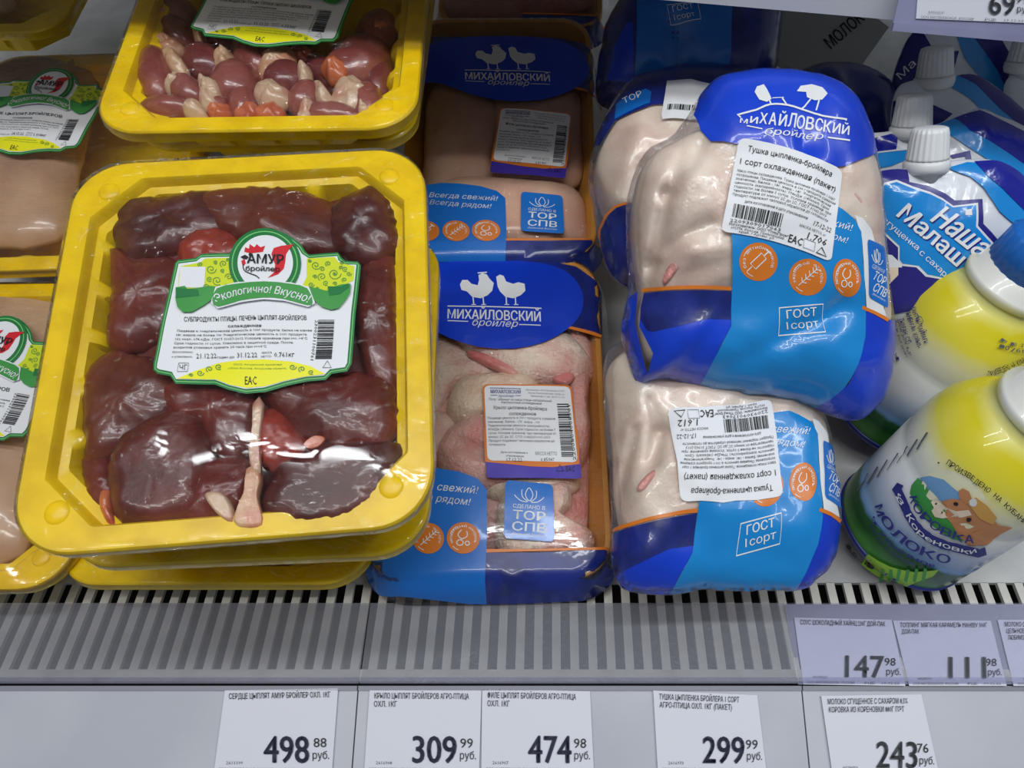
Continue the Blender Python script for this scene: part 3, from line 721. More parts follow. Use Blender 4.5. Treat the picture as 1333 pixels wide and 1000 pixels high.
meat('chicken_wing', 'pinkish wing piece down the right side of the small label', 'wing', G1, [(744,498),(766,492),(765,530),(768,570),(760,600),(744,610),(735,560)], SKINP, -.013, .015, gw)
meat('chicken_wing', 'pale wing tip piece in the front right corner', 'wing', G1, [(660,640),(706,636),(738,632),(742,660),(732,672),(752,684),(768,694),(766,714),(720,722),(655,722)], WSK, -.010, .015, gw, namp=.002)
meat('chicken_wing', 'wing piece hidden partly by the blue badge', 'wing', G1, [(636,626),(700,622),(744,618),(748,640),(700,655),(640,650)], SKINY, -.013, .013, gw)
bit('red_skin_patch', 'red bruised streak across the broad wing below the header', 'skin', G1, [(606,458),(622,458),(650,470),(676,486),(668,492),(640,480),(612,466)], SKINR, -.0003+.002, .0052)
bit('red_skin_patch', 'red bruised spot on the wing above the small label', 'skin', G1, [(720,492),(740,486),(748,492),(738,502),(724,500)], SKINR, -.0003+.002, .0045)
gf = 'chicken fillets in the second tray'
meat('chicken_fillet', 'long fillet on the left of the middle tray beside the header', 'fillet', G2, [(558,130),(580,110),(640,110),(655,150),(650,200),(640,245),(600,270),(556,280),(552,200)], FILL, -.014, .018, gf)
meat('chicken_fillet', 'fillet at the right behind the small white label', 'fillet', G2, [(640,110),(700,105),(752,125),(757,180),(755,240),(700,250),(650,240),(636,170)], FILL, -.015, .018, gf)
meat('chicken_fillet', 'rounded fillet end at the front under the two blue badges', 'fillet', G2, [(560,245),(620,235),(700,238),(752,250),(764,290),(750,322),(600,324),(556,310)], FILL, -.012, .018, gf)
meat('chicken_fillet', 'pale piece at the top of the picture in the shadowed tray', 'fillet', G3, [(560,30),(590,-30),(760,-40),(782,-10),(770,10),(700,22),(600,26)], SKINP, -.014, .018, gf)
# ---------------- prints ----------------
# AMUR style label, authored on the liver tray
def amur(weight, d1, d2, title, F=SL):
    d = Dz(F); L = 'label'; X = 'label/lettering'
    out = [(228,343),(232,339),(255,336),(262,331),(300,330),(304,326),(306,318),(313,310),(322,303),(334,299),(347,298),(360,300),(373,305),(384,312),(393,320),(398,328),(403,332),(440,329),(445,336),(450,340),(466,341),(470,346),(463,410),(458,474),(452,484),(432,487),(424,495),(400,497),(372,503),(345,511),(320,513),(298,508),(280,501),(229,500),(222,490),(206,487),(200,482),(200,474),(214,405)]
    def inset(k):
        cx, cy = 335, 408; o = []
        n = len(out)
        for i in range(n):
            a, b = out[i-1], out[(i+1) % n]; dx, dy = b[0]-a[0], b[1]-a[1]; l = math.hypot(dx, dy); nx, ny = -dy/l, dx/l
            o.append((out[i][0]+nx*k, out[i][1]+ny*k))
        return o
    d.poly(L, GRN, out, 0); d.poly(L, GRL, inset(2.3), 1); d.poly(L, GRN, inset(3.6), 2); d.poly(L, PAP, inset(5.6), 3)
    # lime ornament panels
    d.poly(L, LIME, [(236,348),(262,343),(268,338),(304,337),(306,350),(314,372),(300,377),(270,382),(233,384),(234,360)], 4)
    d.poly(L, LIME, [(400,338),(436,336),(442,343),(462,348),(461,366),(450,372),(420,382),(392,378),(400,362)], 4)
    d.poly(L, PAP, [(236,349),(269,349),(267,376),(234,376)], 5)
    for (cx, cy, r, s0) in ((276,352,7,0),(292,345,5,2),(284,367,7,1),(299,362,5,3),(296,374,3,2),(412,347,6,1),(428,345,4,2),(436,358,9,0),(420,362,6,2),(450,352,4,1),(406,372,4,0),(411,362,3,3),(243,344,0,0),(291,354,3,1),(303,349,3.5,2),(274,365,4,1),(308,371,3.5,0),(270,375,4,3),(289,377,3,0),(262,346,3.5,2),(282,343,3,1),(298,340,2.5,2),(404,341,2.5,0),(420,352,4,3),(446,343,3,1),(425,370,4,1),(449,366,3.5,2),(455,358,3.5,0),(398,377,3,2),(414,377,2.5,1),(437,371,3,3),(445,350,3,2)):
        if not r: continue
        P = [(cx+r*(1-i/17)*math.cos(s0+i*.62), cy+r*(1-i/17)*.9*math.sin(s0+i*.62)) for i in range(16)]
        d.stroke('label/ornament', ORN, P, 1.1, 5)
    d.poly('label/ornament', ORN, ell(436,358,2.2,2), 5)
    # bottom lime arc
    d.poly(L, YLW, [(232,494),(255,484),(285,474),(315,470),(345,469),(380,472),(405,478),(424,488),(400,491),(370,497),(345,504),(322,506),(300,502),(282,495)], 4)
    for (cx, cy, r, s0) in ((262,487,5,0),(274,482,5,2),(286,479,5,1),(250,490,3,3),(382,479,5,0),(394,482,5,2),(406,486,4,1)):
        d.stroke('label/ornament', ORN, [(cx+r*(1-i/15)*math.cos(s0+i*.66), cy+r*(1-i/15)*.8*math.sin(s0+i*.66)) for i in range(14)], 1.3, 5)
    # round badge
    d.ell(L, GRN, 346, 345, 47, 46, 6, n=48); d.ell(L, GRL, 346, 345, 43, 42, 7, n=48); d.ell(L, GRN, 346, 345, 41.4, 40.4, 8, n=48); d.ell(L, PAP, 347, 345, 36, 36, 9, n=48)
    R = 'label/logo'
    d.poly(R, RED, [(320,331),(321,325),(326,327),(327,321),(333,325),(336,321),(341,325),(347,323),(344,331),(336,332),(328,333)], 10)
    d.poly(R, RED, [(316,343),(320,340),(322,346),(318,350)], 10); d.poly(R, INK, [(315,338),(321,335),(326,338),(323,341),(318,340)], 11); d.ell(R, INK, 328, 335, 2.4, 2.4, 11)
    d.poly(R, RED, [(355,334),(358,326),(368,323),(384,321),(378,328),(374,334),(373,344),(371,353),(364,360),(350,365),(358,358),(360,348),(357,340)], 10)
    d.text(R, INK, 'АМУР', (324,346), (371,347), 12, 12, bold=.03, res=2)
    d.text(R, INK, 'бройлер', (322,356), (366,357), 6.5, 12, bold=.02, res=2)
    d.stroke(R, INK, [(320,348),(320,355),(327,359),(335,362),(339,365)], 1.3, 11, sm=3)
    # ribbon
    d.poly(L, GRM, [(231,377),(243,375),(246,379),(258,378),(275,375),(288,376),(287,386),(268,400),(252,409),(240,409),(233,402),(231,392)], 10)
    d.poly(L, GRN, [(231,391),(262,388),(260,380),(245,379),(232,378)], 11)
    d.poly(L, GRM, [(402,376),(414,378),(428,382),(436,376),(446,373),(458,372),(457,384),(450,395),(442,404),(432,406),(420,402),(408,392)], 10)
    d.poly(L, GRN, [(428,376),(445,376),(455,372),(456,377),(444,386),(430,388)], 11)
    d.poly(L, PAP, [(277,397),(283,377),(310,371),(346,368.5),(380,371),(404,377),(412,398),(403,403),(372,395),(346,393),(315,397),(286,405)], 12)
    d.poly(L, GRM, [(279,395),(285,379),(310,373),(346,370),(380,373),(402,379),(409,397),(402,401),(372,393),(346,391),(315,395),(287,403)], 13, sm=2)
    d.text(X, PAP, 'Экологично! Вкусно!', (284,398), (402,398), 10, 14, bold=.012, bend=13, shear=.15, res=2)
    # text
    d.text(X, INK, title, (241,420), (400,418), 6, 5, bold=.01); d.text(X, INK, 'охлажденная', (298,428), (341,427), 4, 5, bold=.01)
    for i, (t, x1) in enumerate((('Пищевая и энергетическая ценность в 100г продукта: белки не менее', 407), ('18г жиров не более 10г Энергетическая ценность в 100г продукта', 400), ('162 ккал. 678 кДж. ГОСТ 31657-2012 Условия хранения при t=0..+4°С', 401), ('Срок годности 10 суток. Упаковано в защитной среде. После', 382), ('вскрытия упаковки хранить 24 часа при t=+4°С', 348))):
        d.text(X, INK, t, (232-1.2*i, 433.5+5.4*i), (x1, 433+5.2*i), 3, 5)
    d.text(X, INK, 'Изготовлено', (226,461), (252,461), 2.6, 5); d.text(X, INK, 'и упаковано:', (225,467), (252,467), 2.6, 5)
    d.text(X, INK, d1, (257,468), (283,467.5), 6.5, 5); d.text(X, INK, 'годен до', (284,468), (306,467.5), 3, 5); d.text(X, INK, d2, (310,467), (336,466.5), 6.5, 5)
    d.text(X, INK, 'МАССА', (342,462), (355,461.5), 2.6, 5); d.text(X, INK, 'НЕТТО', (341,467), (354,466.5), 2.6, 5); d.text(X, INK, weight, (358,466.5), (384,466), 6.5, 5)
    d.bars('label/barcode', INK, (415,418), (411,470), (436,418), 80, 5, seed=3)
    d.text(X, INK, '2300231100761', (411,418), (405,470), 4, 5)
    d.text(X, ORN, 'ООО Амурский бройлер', (305,477), (368,477), 2.2, 5); d.text(X, ORN, '675000 Россия, Амурская область', (298,482), (374,482), 2.2, 5)
    d.text(X, INK, 'EAC', (320,502), (335,502), 11, 5, bold=.01)
    d.stroke(X, INK, [(421,480),(427,471),(432,480)], 1, 5, closed=True)
    d.stroke(X, INKG, [(234,474),(247,474),(245,485),(232,485)], .7, 5, closed=True); d.text(X, INKG, 'ЧГ', (235,483), (245,483), 7, 5)
    return d
P0 = SL.uv(346, 345)
def sim(F0c, F2, pc, ang=0, s=1):
    c = F2.uv(*pc); t = math.radians(ang); co, si = math.cos(t)*s, math.sin(t)*s
    return lambda p: (c[0]+(p[0]-F0c[0])*co-(p[1]-F0c[1])*si, c[1]+(p[0]-F0c[0])*si+(p[1]-F0c[1])*co)
for S in (SL, SB, SA, SH): S.step = .006
P0b = SL.uv(345, 511)
T = 'СУБПРОДУКТЫ ПТИЦЫ. ПЕЧЕНЬ ЦЫПЛЯТ-БРОЙЛЕРОВ'
amur('0.761кг', '21.12.22', '31.12.22', T).place(SL, tL)
amur('0.553кг', '21.12.22', '31.12.22', 'СУБПРОДУКТЫ ПТИЦЫ. СЕРДЦЕ ЦЫПЛЯТ-БРОЙЛЕРОВ').place(SH, tH, sim(P0b, SH, (350,62), -5))
amur('1.018кг', '21.12.22', '28.12.22', 'ФИЛЕ ЦЫПЛЯТ-БРОЙЛЕРОВ').place(SB, tB, sim(P0, SB, (-2,448), -6))
amur('1.018кг', '21.12.22', '28.12.22', 'ФИЛЕ ЦЫПЛЯТ-БРОЙЛЕРОВ').place(SA, tA, sim(P0, SA, (66,114), -6))
# chicken tray print, authored on the wings tray
def mik_logo(d, part, m, ML, MR, hen=1):
    # ML/MR pixel ends of the word; hens above. drawn in a unit px space of the wings header
    d.text(part, m, 'МИХАЙЛОВСКИЙ', ML, MR, 13.5, 3, bold=.035, res=2)
def hens(d, part, m):
    hp = [(599,372),(602,366),(609,366),(614,371),(622,373),(624,366),(623,360),(628,357),(634,359),(637,364),(643,370),(641,380),(635,386),(626,390),(615,388),(608,381),(601,379)]
    d.poly(part, m, hp, 3)
    hp2 = [(647,368),(646,362),(651,359),(656,361),(659,368),(668,371),(675,369),(683,371),(684,380),(678,386),(668,390),(658,388),(651,381),(648,375)]
    d.poly(part, m, hp2, 3)
    for (x, y) in ((616,388),(629,388),(659,387),(671,387)):
        d.stroke(part, m, [(x,y),(x+(.5 if x > 640 else 1),398)], 1.6, 3); d.stroke(part, m, [(x-2,398),(x+4,398)], 1, 3)
    d.stroke(part, m, [(622,357),(634,356)], 1.5, 3)
    d.stroke(part, m, [(583,400),(705,403)], 1.4, 3)
def medal(d, cx, cy, rx, ry, kind, name, t1='', L=4, rot=0):
    d.ell(name, ORAN, cx, cy, rx, ry, L, rot=rot, n=36)
    nm = name+'/emblem'; W = WHT
    for (a0, a1) in ((200, 250), (110, 150)):
        d.stroke(nm, W, [(cx+rx*.82*math.cos(math.radians(q)), cy+ry*.82*math.sin(math.radians(q))) for q in range(a0, a1, 10)], .9, L+1)
    if kind == 'wheat':
        d.stroke(nm, W, [(cx-rx*.5,cy+ry*.45),(cx+rx*.5,cy-ry*.45)], 1, L+1)
        for k in (-.3,-.1,.1,.3,.45):
            x, y = cx+rx*k, cy-ry*k*.9
            d.stroke(nm, W, [(x,y),(x-rx*.02,y-ry*.26)], 1, L+1); d.stroke(nm, W, [(x,y),(x+rx*.24,y+ry*.06)], 1, L+1)
    elif kind == 'scope':
        d.stroke(nm, W, [(cx-rx*.1,cy-ry*.5),(cx-rx*.32,cy-ry*.2),(cx-rx*.1,cy+ry*.05),(cx+rx*.22,cy-ry*.1),(cx+rx*.2,cy-ry*.42)], 1.3, L+1, sm=3)
        d.stroke(nm, W, ell(cx-rx*.2, cy+ry*.3, rx*.2, ry*.18, 0, 12), 1.3, L+1, closed=True)
        d.stroke(nm, W, ell(cx+rx*.24, cy+ry*.34, rx*.13, ry*.13, 0, 12), 1.3, L+1, closed=True)
        d.stroke(nm, W, [(cx-rx*.1,cy+ry*.05),(cx-rx*.15,cy+ry*.15)], 1.2, L+1)
    else:
        d.stroke(nm, W, [(cx-rx*.6,cy+ry*.5),(cx-rx*.35,cy+ry*.25)], 1.2, L+1)
        d.stroke(nm, W, [(cx-rx*.42,cy+ry*.1),(cx+rx*.15,cy-ry*.45),(cx+rx*.4,cy-ry*.15),(cx-rx*.15,cy+ry*.38)], 1.4, L+1, closed=True)
        d.stroke(nm, W, [(cx+rx*.28,cy-ry*.3),(cx+rx*.52,cy-ry*.52)], 1.6, L+1); d.stroke(nm, W, [(cx+rx*.4,cy-ry*.66),(cx+rx*.66,cy-ry*.4)], 1.6, L+1)
    if t1:
        import math as _m
        t = t1; n = len(t)
        for i, ch in enumerate(t):
            if ch == ' ': continue
            q = math.radians(-200+220*i/max(1, n-1)); x, y = cx+rx*.68*math.cos(q), cy+ry*.68*math.sin(q); tx, ty = -math.sin(q)*rx*.075, math.cos(q)*ry*.075
            d.text(nm, W, ch, (x-tx, y-ty), (x+tx, y+ty), ry*.17, L+1)
def badge(d, TL, TR, BR, BL, name='origin_badge', L=4, full=True):
    def q(fx, fy): return (TL[0]*(1-fx)*(1-fy)+TR[0]*fx*(1-fy)+BR[0]*fx*fy+BL[0]*(1-fx)*fy, TL[1]*(1-fx)*(1-fy)+TR[1]*fx*(1-fy)+BR[1]*fx*fy+BL[1]*(1-fx)*fy)
    r = .09; c = []
    for (cx, cy, a0) in ((1-r, r, -90), (1-r, 1-r, 0), (r, 1-r, 90), (r, r, 180)):
        for k in range(5): t = math.radians(a0+22.5*k); c.append(q(cx+r*math.cos(t), cy+r*math.sin(t)))
    d.poly(name, SKYB, c, L); H = abs(BL[1]-TL[1]); nm = name+'/lettering'
    d.text(nm, WHT, 'СДЕЛАНО В', q(.17,.46), q(.82,.46), H*.065, L+1)
    d.text(nm, WHT, 'ТОР', q(.17,.65), q(.82,.65), H*.15, L+1, bold=.02, res=2); d.text(nm, WHT, 'СПВ', q(.16,.85), q(.83,.85), H*.15, L+1, bold=.02, res=2)
    d.text(nm, WHT, 'Дальний Восток', q(.16,.92), q(.83,.92), H*.035, L+1)
    for (a, b, c2) in (((.5,.1),(.42,.22),(.5,.32)), ((.5,.32),(.58,.22),(.5,.1)), ((.36,.14),(.36,.26),(.48,.33)), ((.64,.14),(.64,.26),(.52,.33)), ((.2,.24),(.32,.33),(.46,.34)), ((.8,.24),(.68,.33),(.54,.34))):
        d.stroke(nm, WHT, [q(*a), q(*b), q(*c2)], 1, L+1, sm=3)
d = Dz(S1)
d.poly('end_print', NAVY, [(540,343),(600,341),(660,341),(720,342),(750,348),(775,366),(784,385),(784,437),(765,434),(740,425),(640,430),(540,415)], 0)
d.stroke('end_print', ORAN, [(735,426),(783,439)], 3.5, 1)
d.poly('header_print', BLUE, [(520,420),(510,385),(530,355),(570,344),(620,340),(680,341),(722,348),(746,362),(758,382),(759,400),(752,416),(738,430),(710,446),(670,455),(625,453),(585,441),(550,424),(530,420)], 2, sm=2)
hens(d, 'header_print/lettering', WHT); d.text('header_print/lettering', WHT, 'МИХАЙЛОВСКИЙ', (583,416), (704,420), 12, 3, bold=.04, res=2)
d.text('header_print/lettering', WHT, 'бройлер', (614,425), (673,427), 9, 3, bold=.005, shear=.3, res=2)
d.stroke('header_print/lettering', WHT, [(583,419),(610,420)], 1.2, 3); d.stroke('header_print/lettering', WHT, [(676,424),(704,425)], 1.2, 3)
d.poly('front_band_print', NAVY, [(632,720),(650,720),(700,720),(800,720),(800,790),(632,790)], 0)
d.poly('front_band_print', ORAN, [(633,715.5),(700,715.5),(799,716),(799,720.5),(633,720)], 1)
d.poly('slogan_print', SKYB, [(470,640),(500,615),(540,608),(566,610),(598,615),(622,624),(634,638),(634,700),(634,790),(470,790)], 2)
d.text('slogan_print/lettering', WHT, 'Всегда свежий!', (520,636), (621,644), 9.5, 3, shear=.25, res=2, bold=.004)
d.text('slogan_print/lettering', WHT, 'Всегда рядом!', (520,650), (611,659), 9.5, 3, shear=.25, res=2, bold=.004)
medal(d, 558, 702, 20.5, 20, 'wheat', 'medallion#a', 'зерновой откорм'); medal(d, 603.5, 701.5, 21.5, 20.5, 'scope', 'medallion#b', 'ветеринарный контроль'); medal(d, 512, 702, 20.5, 20, 'syringe', 'medallion#c')
badge(d, (658,626), (720,632), (722,707), (656,702))
S1.step = S2.step = S3.step = .007
d.place(S1, m1, base=.0009)
Am = affine3([S1.uv(583,415), S1.uv(704,420), S1.uv(657,703)], [S2.uv(606,104), S2.uv(716,108), S2.uv(679,303)])
d.place(S2, m2, Am, base=.0009)
Am3 = affine3([S1.uv(583,415), S1.uv(704,420), S1.uv(657,703)], [S3.uv(626,-140), S3.uv(730,-136), S3.uv(700,10)])
d.place(S3, m3, Am3, only=('front_band_print',))
# small white label, authored on the wings tray
def small_label(tr, name_line, date, wt):
    d = Dz(S1, tr); L = 'label'; X = 'label/lettering'
    def rr(TL, TR, BR, BL, r=.06):
        def q(fx, fy): return (TL[0]*(1-fx)*(1-fy)+TR[0]*fx*(1-fy)+BR[0]*fx*fy+BL[0]*(1-fx)*fy, TL[1]*(1-fx)*(1-fy)+TR[1]*fx*(1-fy)+BR[1]*fx*fy+BL[1]*(1-fx)*fy)
        c = []
        for (cx, cy, a0) in ((1-r, r, -90), (1-r, 1-r, 0), (r, 1-r, 90), (r, r, 180)):
            for k in range(4): t = math.radians(a0+30*k); c.append(q(cx+r*math.cos(t), cy+r*math.sin(t)))
        return c
    d.poly(L, ORAN, rr((628,502),(744,503),(755,609),(633,606)), 5)
    d.poly(L, PURP, rr((632,588),(754,590),(757,625),(634,624), .07), 6)
    d.poly(L, ORAN, [(630,560),(752,560),(754.5,606),(720,610),(690,609),(632,603)], 7)
    d.poly(L, PAP, rr((630.5,504),(742,505.5),(752,604),(635,601.5)), 8)
    d.text(X, INKB, 'МИХАЙЛОВСКИЙ', (639,514.5), (678,515), 5, 9, bold=.03); d.text(X, INKB, 'бройлер', (649,519.5), (669,519.5), 3.5, 9, shear=.3)
    d.stroke(X, INKB, [(638,507.5),(678,508.5)], .8, 9); d.stroke(X, INKB, [(639,517),(648,517)], .8, 9); d.stroke(X, INKB, [(671,517.5),(678,517.5)], .8, 9)
    for i, t in enumerate(('Изготовитель: ООО Агротехника ССПТК', 'Россия, Приморский край, г.Артем, ул.', 'Тепличная, 3, тел. (4237) 91-129')): d.text(X, INKG, t, (685+3*i, 511+4*i), (735, 513+4*i), 2.2, 9)
    d.text(X, INK, 'Полуфабрикат из мяса птицы натуральный', (637,523.5), (718,526), 3.2, 9); d.text(X, INK, 'мясокостный охлажденный', (653,527.5), (705,529.5), 3.2, 9)
    d.text(X, INK, name_line, (643,535), (712,537), 4.6, 9, bold=.01); d.text(X, INK, 'охлажденное', (663,543), (698,543.5), 4.4, 9, bold=.01)
    for i, (t, x1) in enumerate((('Пищевая ценность в 100 г продукта (средние', 723), ('значения): Белка - 17г, жира - 10г', 703), ('Энергетическая ценность (калорийность):', 716), ('870кДж (180ккал). Срок годности: не более 7', 723), ('суток. Условия хранения: при температуре от', 724), ('минус 2С до 2С. СТО 61465259-001-2021', 716), ('Продукт подлежит тепловой обработке до', 722), ('готовности', 658))):
        d.text(X, INK, t, (635+.3*i, 548+4.9*i), (x1, 549+4.8*i), 3.1, 9)
    d.text(X, INK, 'Дата изготовления и', (652,592), (687,593), 2.6, 9); d.text(X, INK, 'упаковывания', (659,596.5), (682,597.5), 2.6, 9); d.text(X, INK, date, (660,603), (680,603), 4.8, 9)
    d.text(X, INKG, 'МАССА НЕТТО', (697,594.5), (725,595), 4.5, 9); d.text(X, INK, wt, (704,603), (722,602), 4.8, 9)
    d.bars('label/barcode', INK, (725,528), (731,597), (740,528), 85, 9, seed=5)
    d.text(X, INK, '2200804008501', (750,601), (742,530), 4, 9, bold=.01)
    d.text(X, INK, 'EAC', (737,615.5), (748,615.5), 7, 9); d.stroke(X, INK, [(724,615),(729,607),(734,615)], 1, 9, closed=True)
    return d
small_label(None, 'Крыло цыпленка-бройлера', '17.12.22', '0,850кг').place(S1, m1, base=.0009)
Al = affine3([S1.uv(628,502), S1.uv(744,503), S1.uv(633,606)], [S2.uv(651,142), S2.uv(745,150), S2.uv(640,214)])
small_label(None, 'Филе цыпленка-бройлера', '17.12.22', '0,814кг').place(S2, m2, Al, base=.0009)
# ---------------- bagged chickens ----------------
def bag(label, clabel, F, outline, chick, H, Hb, ridges, seed, carc=None):
    S = Pillow(F, outline, H=H, Hb=Hb, p=2.6, q=2.1, namp=.0042, nf=26, seed=seed); crumple(S.pol, .016, seed); S.rid = [(S.uv(*p), S.uv(*q), wd, ht) for (p, q, wd, ht) in ridges]
    r = root('chicken_bag', S.O-S.N*Hb, label, 'bagged chicken', 'bagged whole chickens')
    a = Acc(); S.mesh(a, BAGF, nR=44, nA=190); a.build('bag', r, origin=r.location)
    C = Pillow(F, chick, H=H*1.25, Hb=Hb*.85, p=2.6, q=2.4); C.cap = lambda u, v: S.h(u, v)-.0016*(1 if S.rho(u, v) < .93 else 3)
    a = Acc(); C.mesh(a, SKIN, nR=46, nA=190); o = a.build('whole_chicken', None, origin=C.O-C.N*Hb*.85); tagit(o, clabel, 'chicken', 'bagged whole chickens')
    return r, S, o
BU = fr_px(985, 330, .448, 42, 0, 0)
bu_out = [(895,150),(912,122),(932,104),(960,96),(1000,93),(1040,97),(1075,106),(1108,130),(1124,160),(1133,200),(1141,240),(1144,290),(1149,350),(1155,400),(1158,450),(1153,492),(1140,525),(1112,549),(1075,540),(1040,524),(1000,517),(950,511),(900,503),(860,494),(830,495),(816,466),(808,430),(812,405),(818,370),(815,320),(815,270),(824,225),(845,195),(872,180)]
r1, SU, ch1 = bag('upper bagged whole chicken with royal blue top, weight label 1.706', 'pale whole chicken inside the upper bag', BU, bu_out,
  [(880,186),(920,170),(970,160),(1040,165),(1100,190),(1132,225),(1140,290),(1146,360),(1140,440),(1090,500),(980,500),(880,480),(835,470),(822,420),(830,390),(822,330),(822,270),(838,215)], .046, .038,
  [((890,200),(868,250),.0035,-.006), ((868,250),(848,345),.0035,-.007), ((848,345),(838,378),.004,-.006), ((915,185),(900,215),.003,-.005), ((862,360),(900,328),.008,.005), ((870,320),(925,290),.004,-.003), ((842,230),(832,320),.008,.005), ((905,230),(885,300),.012,.005), ((950,400),(1130,420),.02,-.006), ((915,495),(1100,400),.006,-.004), ((1040,95),(1050,190),.006,-.004)], 3)
BL_ = fr_px(940, 630, .456, 20, 0, 0)
bl_out = [(786,480),(800,450),(850,440),(950,440),(1030,470),(1064,530),(1078,565),(1084,610),(1091,650),(1092,695),(1082,730),(1068,750),(1040,768),(1000,768),(960,772),(920,768),(880,774),(850,776),(822,772),(806,762),(797,740),(794,700),(795,670),(793,620),(788,570)]
r2, SLo, ch2 = bag('lower bagged whole chicken with upside-down weight label 1.612', 'pale whole chicken inside the lower bag', BL_, bl_out,
  [(792,480),(850,448),(950,448),(1030,478),(1070,560),(1080,650),(1070,710),(980,740),(880,740),(820,720),(800,660),(797,600),(792,540)], .034, .040,
  [((835,500),(826,560),.009,.006), ((826,560),(806,640),.003,-.006), ((858,560),(848,600),.0035,-.006), ((870,605),(835,645),.008,.005), ((800,560),(808,650),.005,-.004), ((845,520),(862,560),.003,-.004), ((900,700),(1060,740),.012,-.004)], 9)
SU.step = SLo.step = .003
def tip(nm, S, ch, pts, m, H=.004):
    u, v = S.uv(*pts[0]); k = Pillow(Frame(S.O, S.U, S.V), pts, H=H, Hb=.004, off=S.h(u, v)-H-.001, namp=.001, nf=120); a = Acc(); k.mesh(a, m, nR=8, nA=36); a.build(nm, ch, origin=ch.location)
tip('wing_tip', SU, ch1, [(882,350),(868,372),(862,366),(872,344),(890,332),(908,326),(912,332),(898,348)], SKINP)
tip('wing_tip', SU, ch1, [(1120,270),(1104,262),(1098,246),(1104,242),(1122,262)], SKINP)
tip('wing_tip', SLo, ch2, [(850,628),(836,640),(828,636),(842,618),(862,604),(866,610)], SKINP)
# design of the bag print, authored on the upper bag
d = Dz(SU)
d.poly('blue_cap_print', BLUE, [(903,150),(912,118),(932,98),(960,88),(1000,86),(1050,88),(1112,118),(1145,170),(1150,195),(1133,203),(1100,216),(1080,218),(1050,205),(1000,190),(965,189),(942,184),(925,184),(912,170)], 0)
cl = 'blue_cap_print/lettering'
for i, (ch, x, y, h) in enumerate((('М',963,160,6),('И',976,160,8.5),('Х',988,160.5,14),('А',1000,162,16),('Й',1013,163.5,15),('Л',1025,165,18),('О',1036,167,17),('В',1048,168.5,16.5),('С',1060,170,16),('К',1071,171.5,15),('И',1083,173,13.5),('Й',1095,174.5,12))):
    d.text(cl, WHT, ch, (x, y), (x+9.4, y+1.4), h, 2, bold=.03, res=2)
d.stroke(cl, WHT, [(964,153),(985,143),(1003,136),(1025,137),(1045,143),(1070,151),(1100,157)], 2.4, 2, sm=3)
d.text(cl, WHT, 'бройлер', (994,175.5), (1070,181.5), 9, 2, shear=.3, bold=.01, res=2); d.stroke(cl, WHT, [(1077,179),(1106,183)], 2, 2); d.stroke(cl, WHT, [(972,164),(992,168)], 1.6, 2)
d.poly(cl, WHT, [(982,120),(985,113),(994,110),(999,118),(1004,129),(998,133),(988,130)], 2); d.stroke(cl, WHT, [(1001,130),(1004,137)], 2, 2)
d.stroke(cl, WHT, [(1018,128),(1024,137)], 2, 2); d.stroke(cl, WHT, [(1005,128),(1020,127)], 1, 2)
d.poly(cl, WHT, [(1037,119),(1042,112),(1056,110),(1070,114),(1077,122),(1070,130),(1060,131),(1050,127),(1049,120)], 2)
d.stroke(cl, WHT, [(1055,129),(1047,139),(1042,143)], 2, 2); d.stroke(cl, WHT, [(1066,130),(1062,144)], 2, 2)
def bag_body(d):
    d.poly('bottom_print', BLUE, [(838,382),(870,379),(915,378),(952,379),(952,424),(938,449),(915,497),(900,530),(830,510),(845,480),(850,460),(840,440),(832,425),(834,400)], 0)
    d.poly('bottom_print', NAVY, [(838,382),(870,379),(915,378),(952,379),(952,416),(920,415),(880,425),(850,432),(842,430),(833,415),(834,400)], 1)
    d.poly('bottom_print#c', BLUE, [(820,386),(830,380),(826,420),(838,470),(842,500),(800,520),(780,430),(806,410)], 0)
    d.stroke('bottom_print', ORAN, [(835,379),(860,376),(900,374),(952,376)], 4.6, 2, sm=2)
    d.poly('bottom_print#b', BLUE, [(1120,410),(1127,405),(1154,416),(1180,420),(1180,560),(1090,570),(1040,540),(1105,500),(1120,462),(1126,430)], 0)
    d.stroke('bottom_print#b', ORAN, [(1122,400),(1138,407),(1156,417)], 4.4, 2)
    d.poly('cyan_panel_print', CYAN, [(952,300),(1000,270),(1060,262),(1080,264),(1096,272),(1112,285),(1121,302),(1123,340),(1126,380),(1127,410),(1126,440),(1120,466),(1110,488),(1098,506),(1070,526),(1060,560),(900,540),(915,495),(928,470),(940,447),(952,424),(953,370)], 1)
    P = 'cyan_panel_print/lettering'
    d.text(P, WHT, 'свежий!', (1055,288), (1107,301), 10, 3, shear=.25, res=2); d.text(P, WHT, 'рядом!', (1058,305), (1101,317), 9, 3, shear=.25, res=2)
    d.stroke(P, WHT, [(1014,401),(1071,396),(1074,432),(1013,437)], 1.8, 3, closed=True)
    d.text(P, WHT, 'ГОСТ', (1024,415), (1062,411), 11, 3, bold=.02, res=2); d.text(P, WHT, '1сорт', (1024,429), (1066,425), 10, 3, bold=.01, res=2)
    medal(d, 987, 341, 25, 25, 'syringe', 'medallion#a', 'без антибиотиков', 2); medal(d, 1051, 361, 24.5, 24, 'wheat', 'medallion#b', 'зерновой откорм', 2); medal(d, 1102, 362, 18, 25, 'scope', 'medallion#c', 'ветеринарный контроль', 2, rot=-8)
bag_body(d)
d.poly('side_badge', WHT, [(1113,280),(1123,284),(1135,300),(1142,330),(1150,400),(1154,412),(1128,402),(1125,360),(1122,310)], 0)
badge(d, (1129,311), (1152,322), (1156,402), (1131,387), 'side_badge', 2)
d.place(SU, r1, skip=())
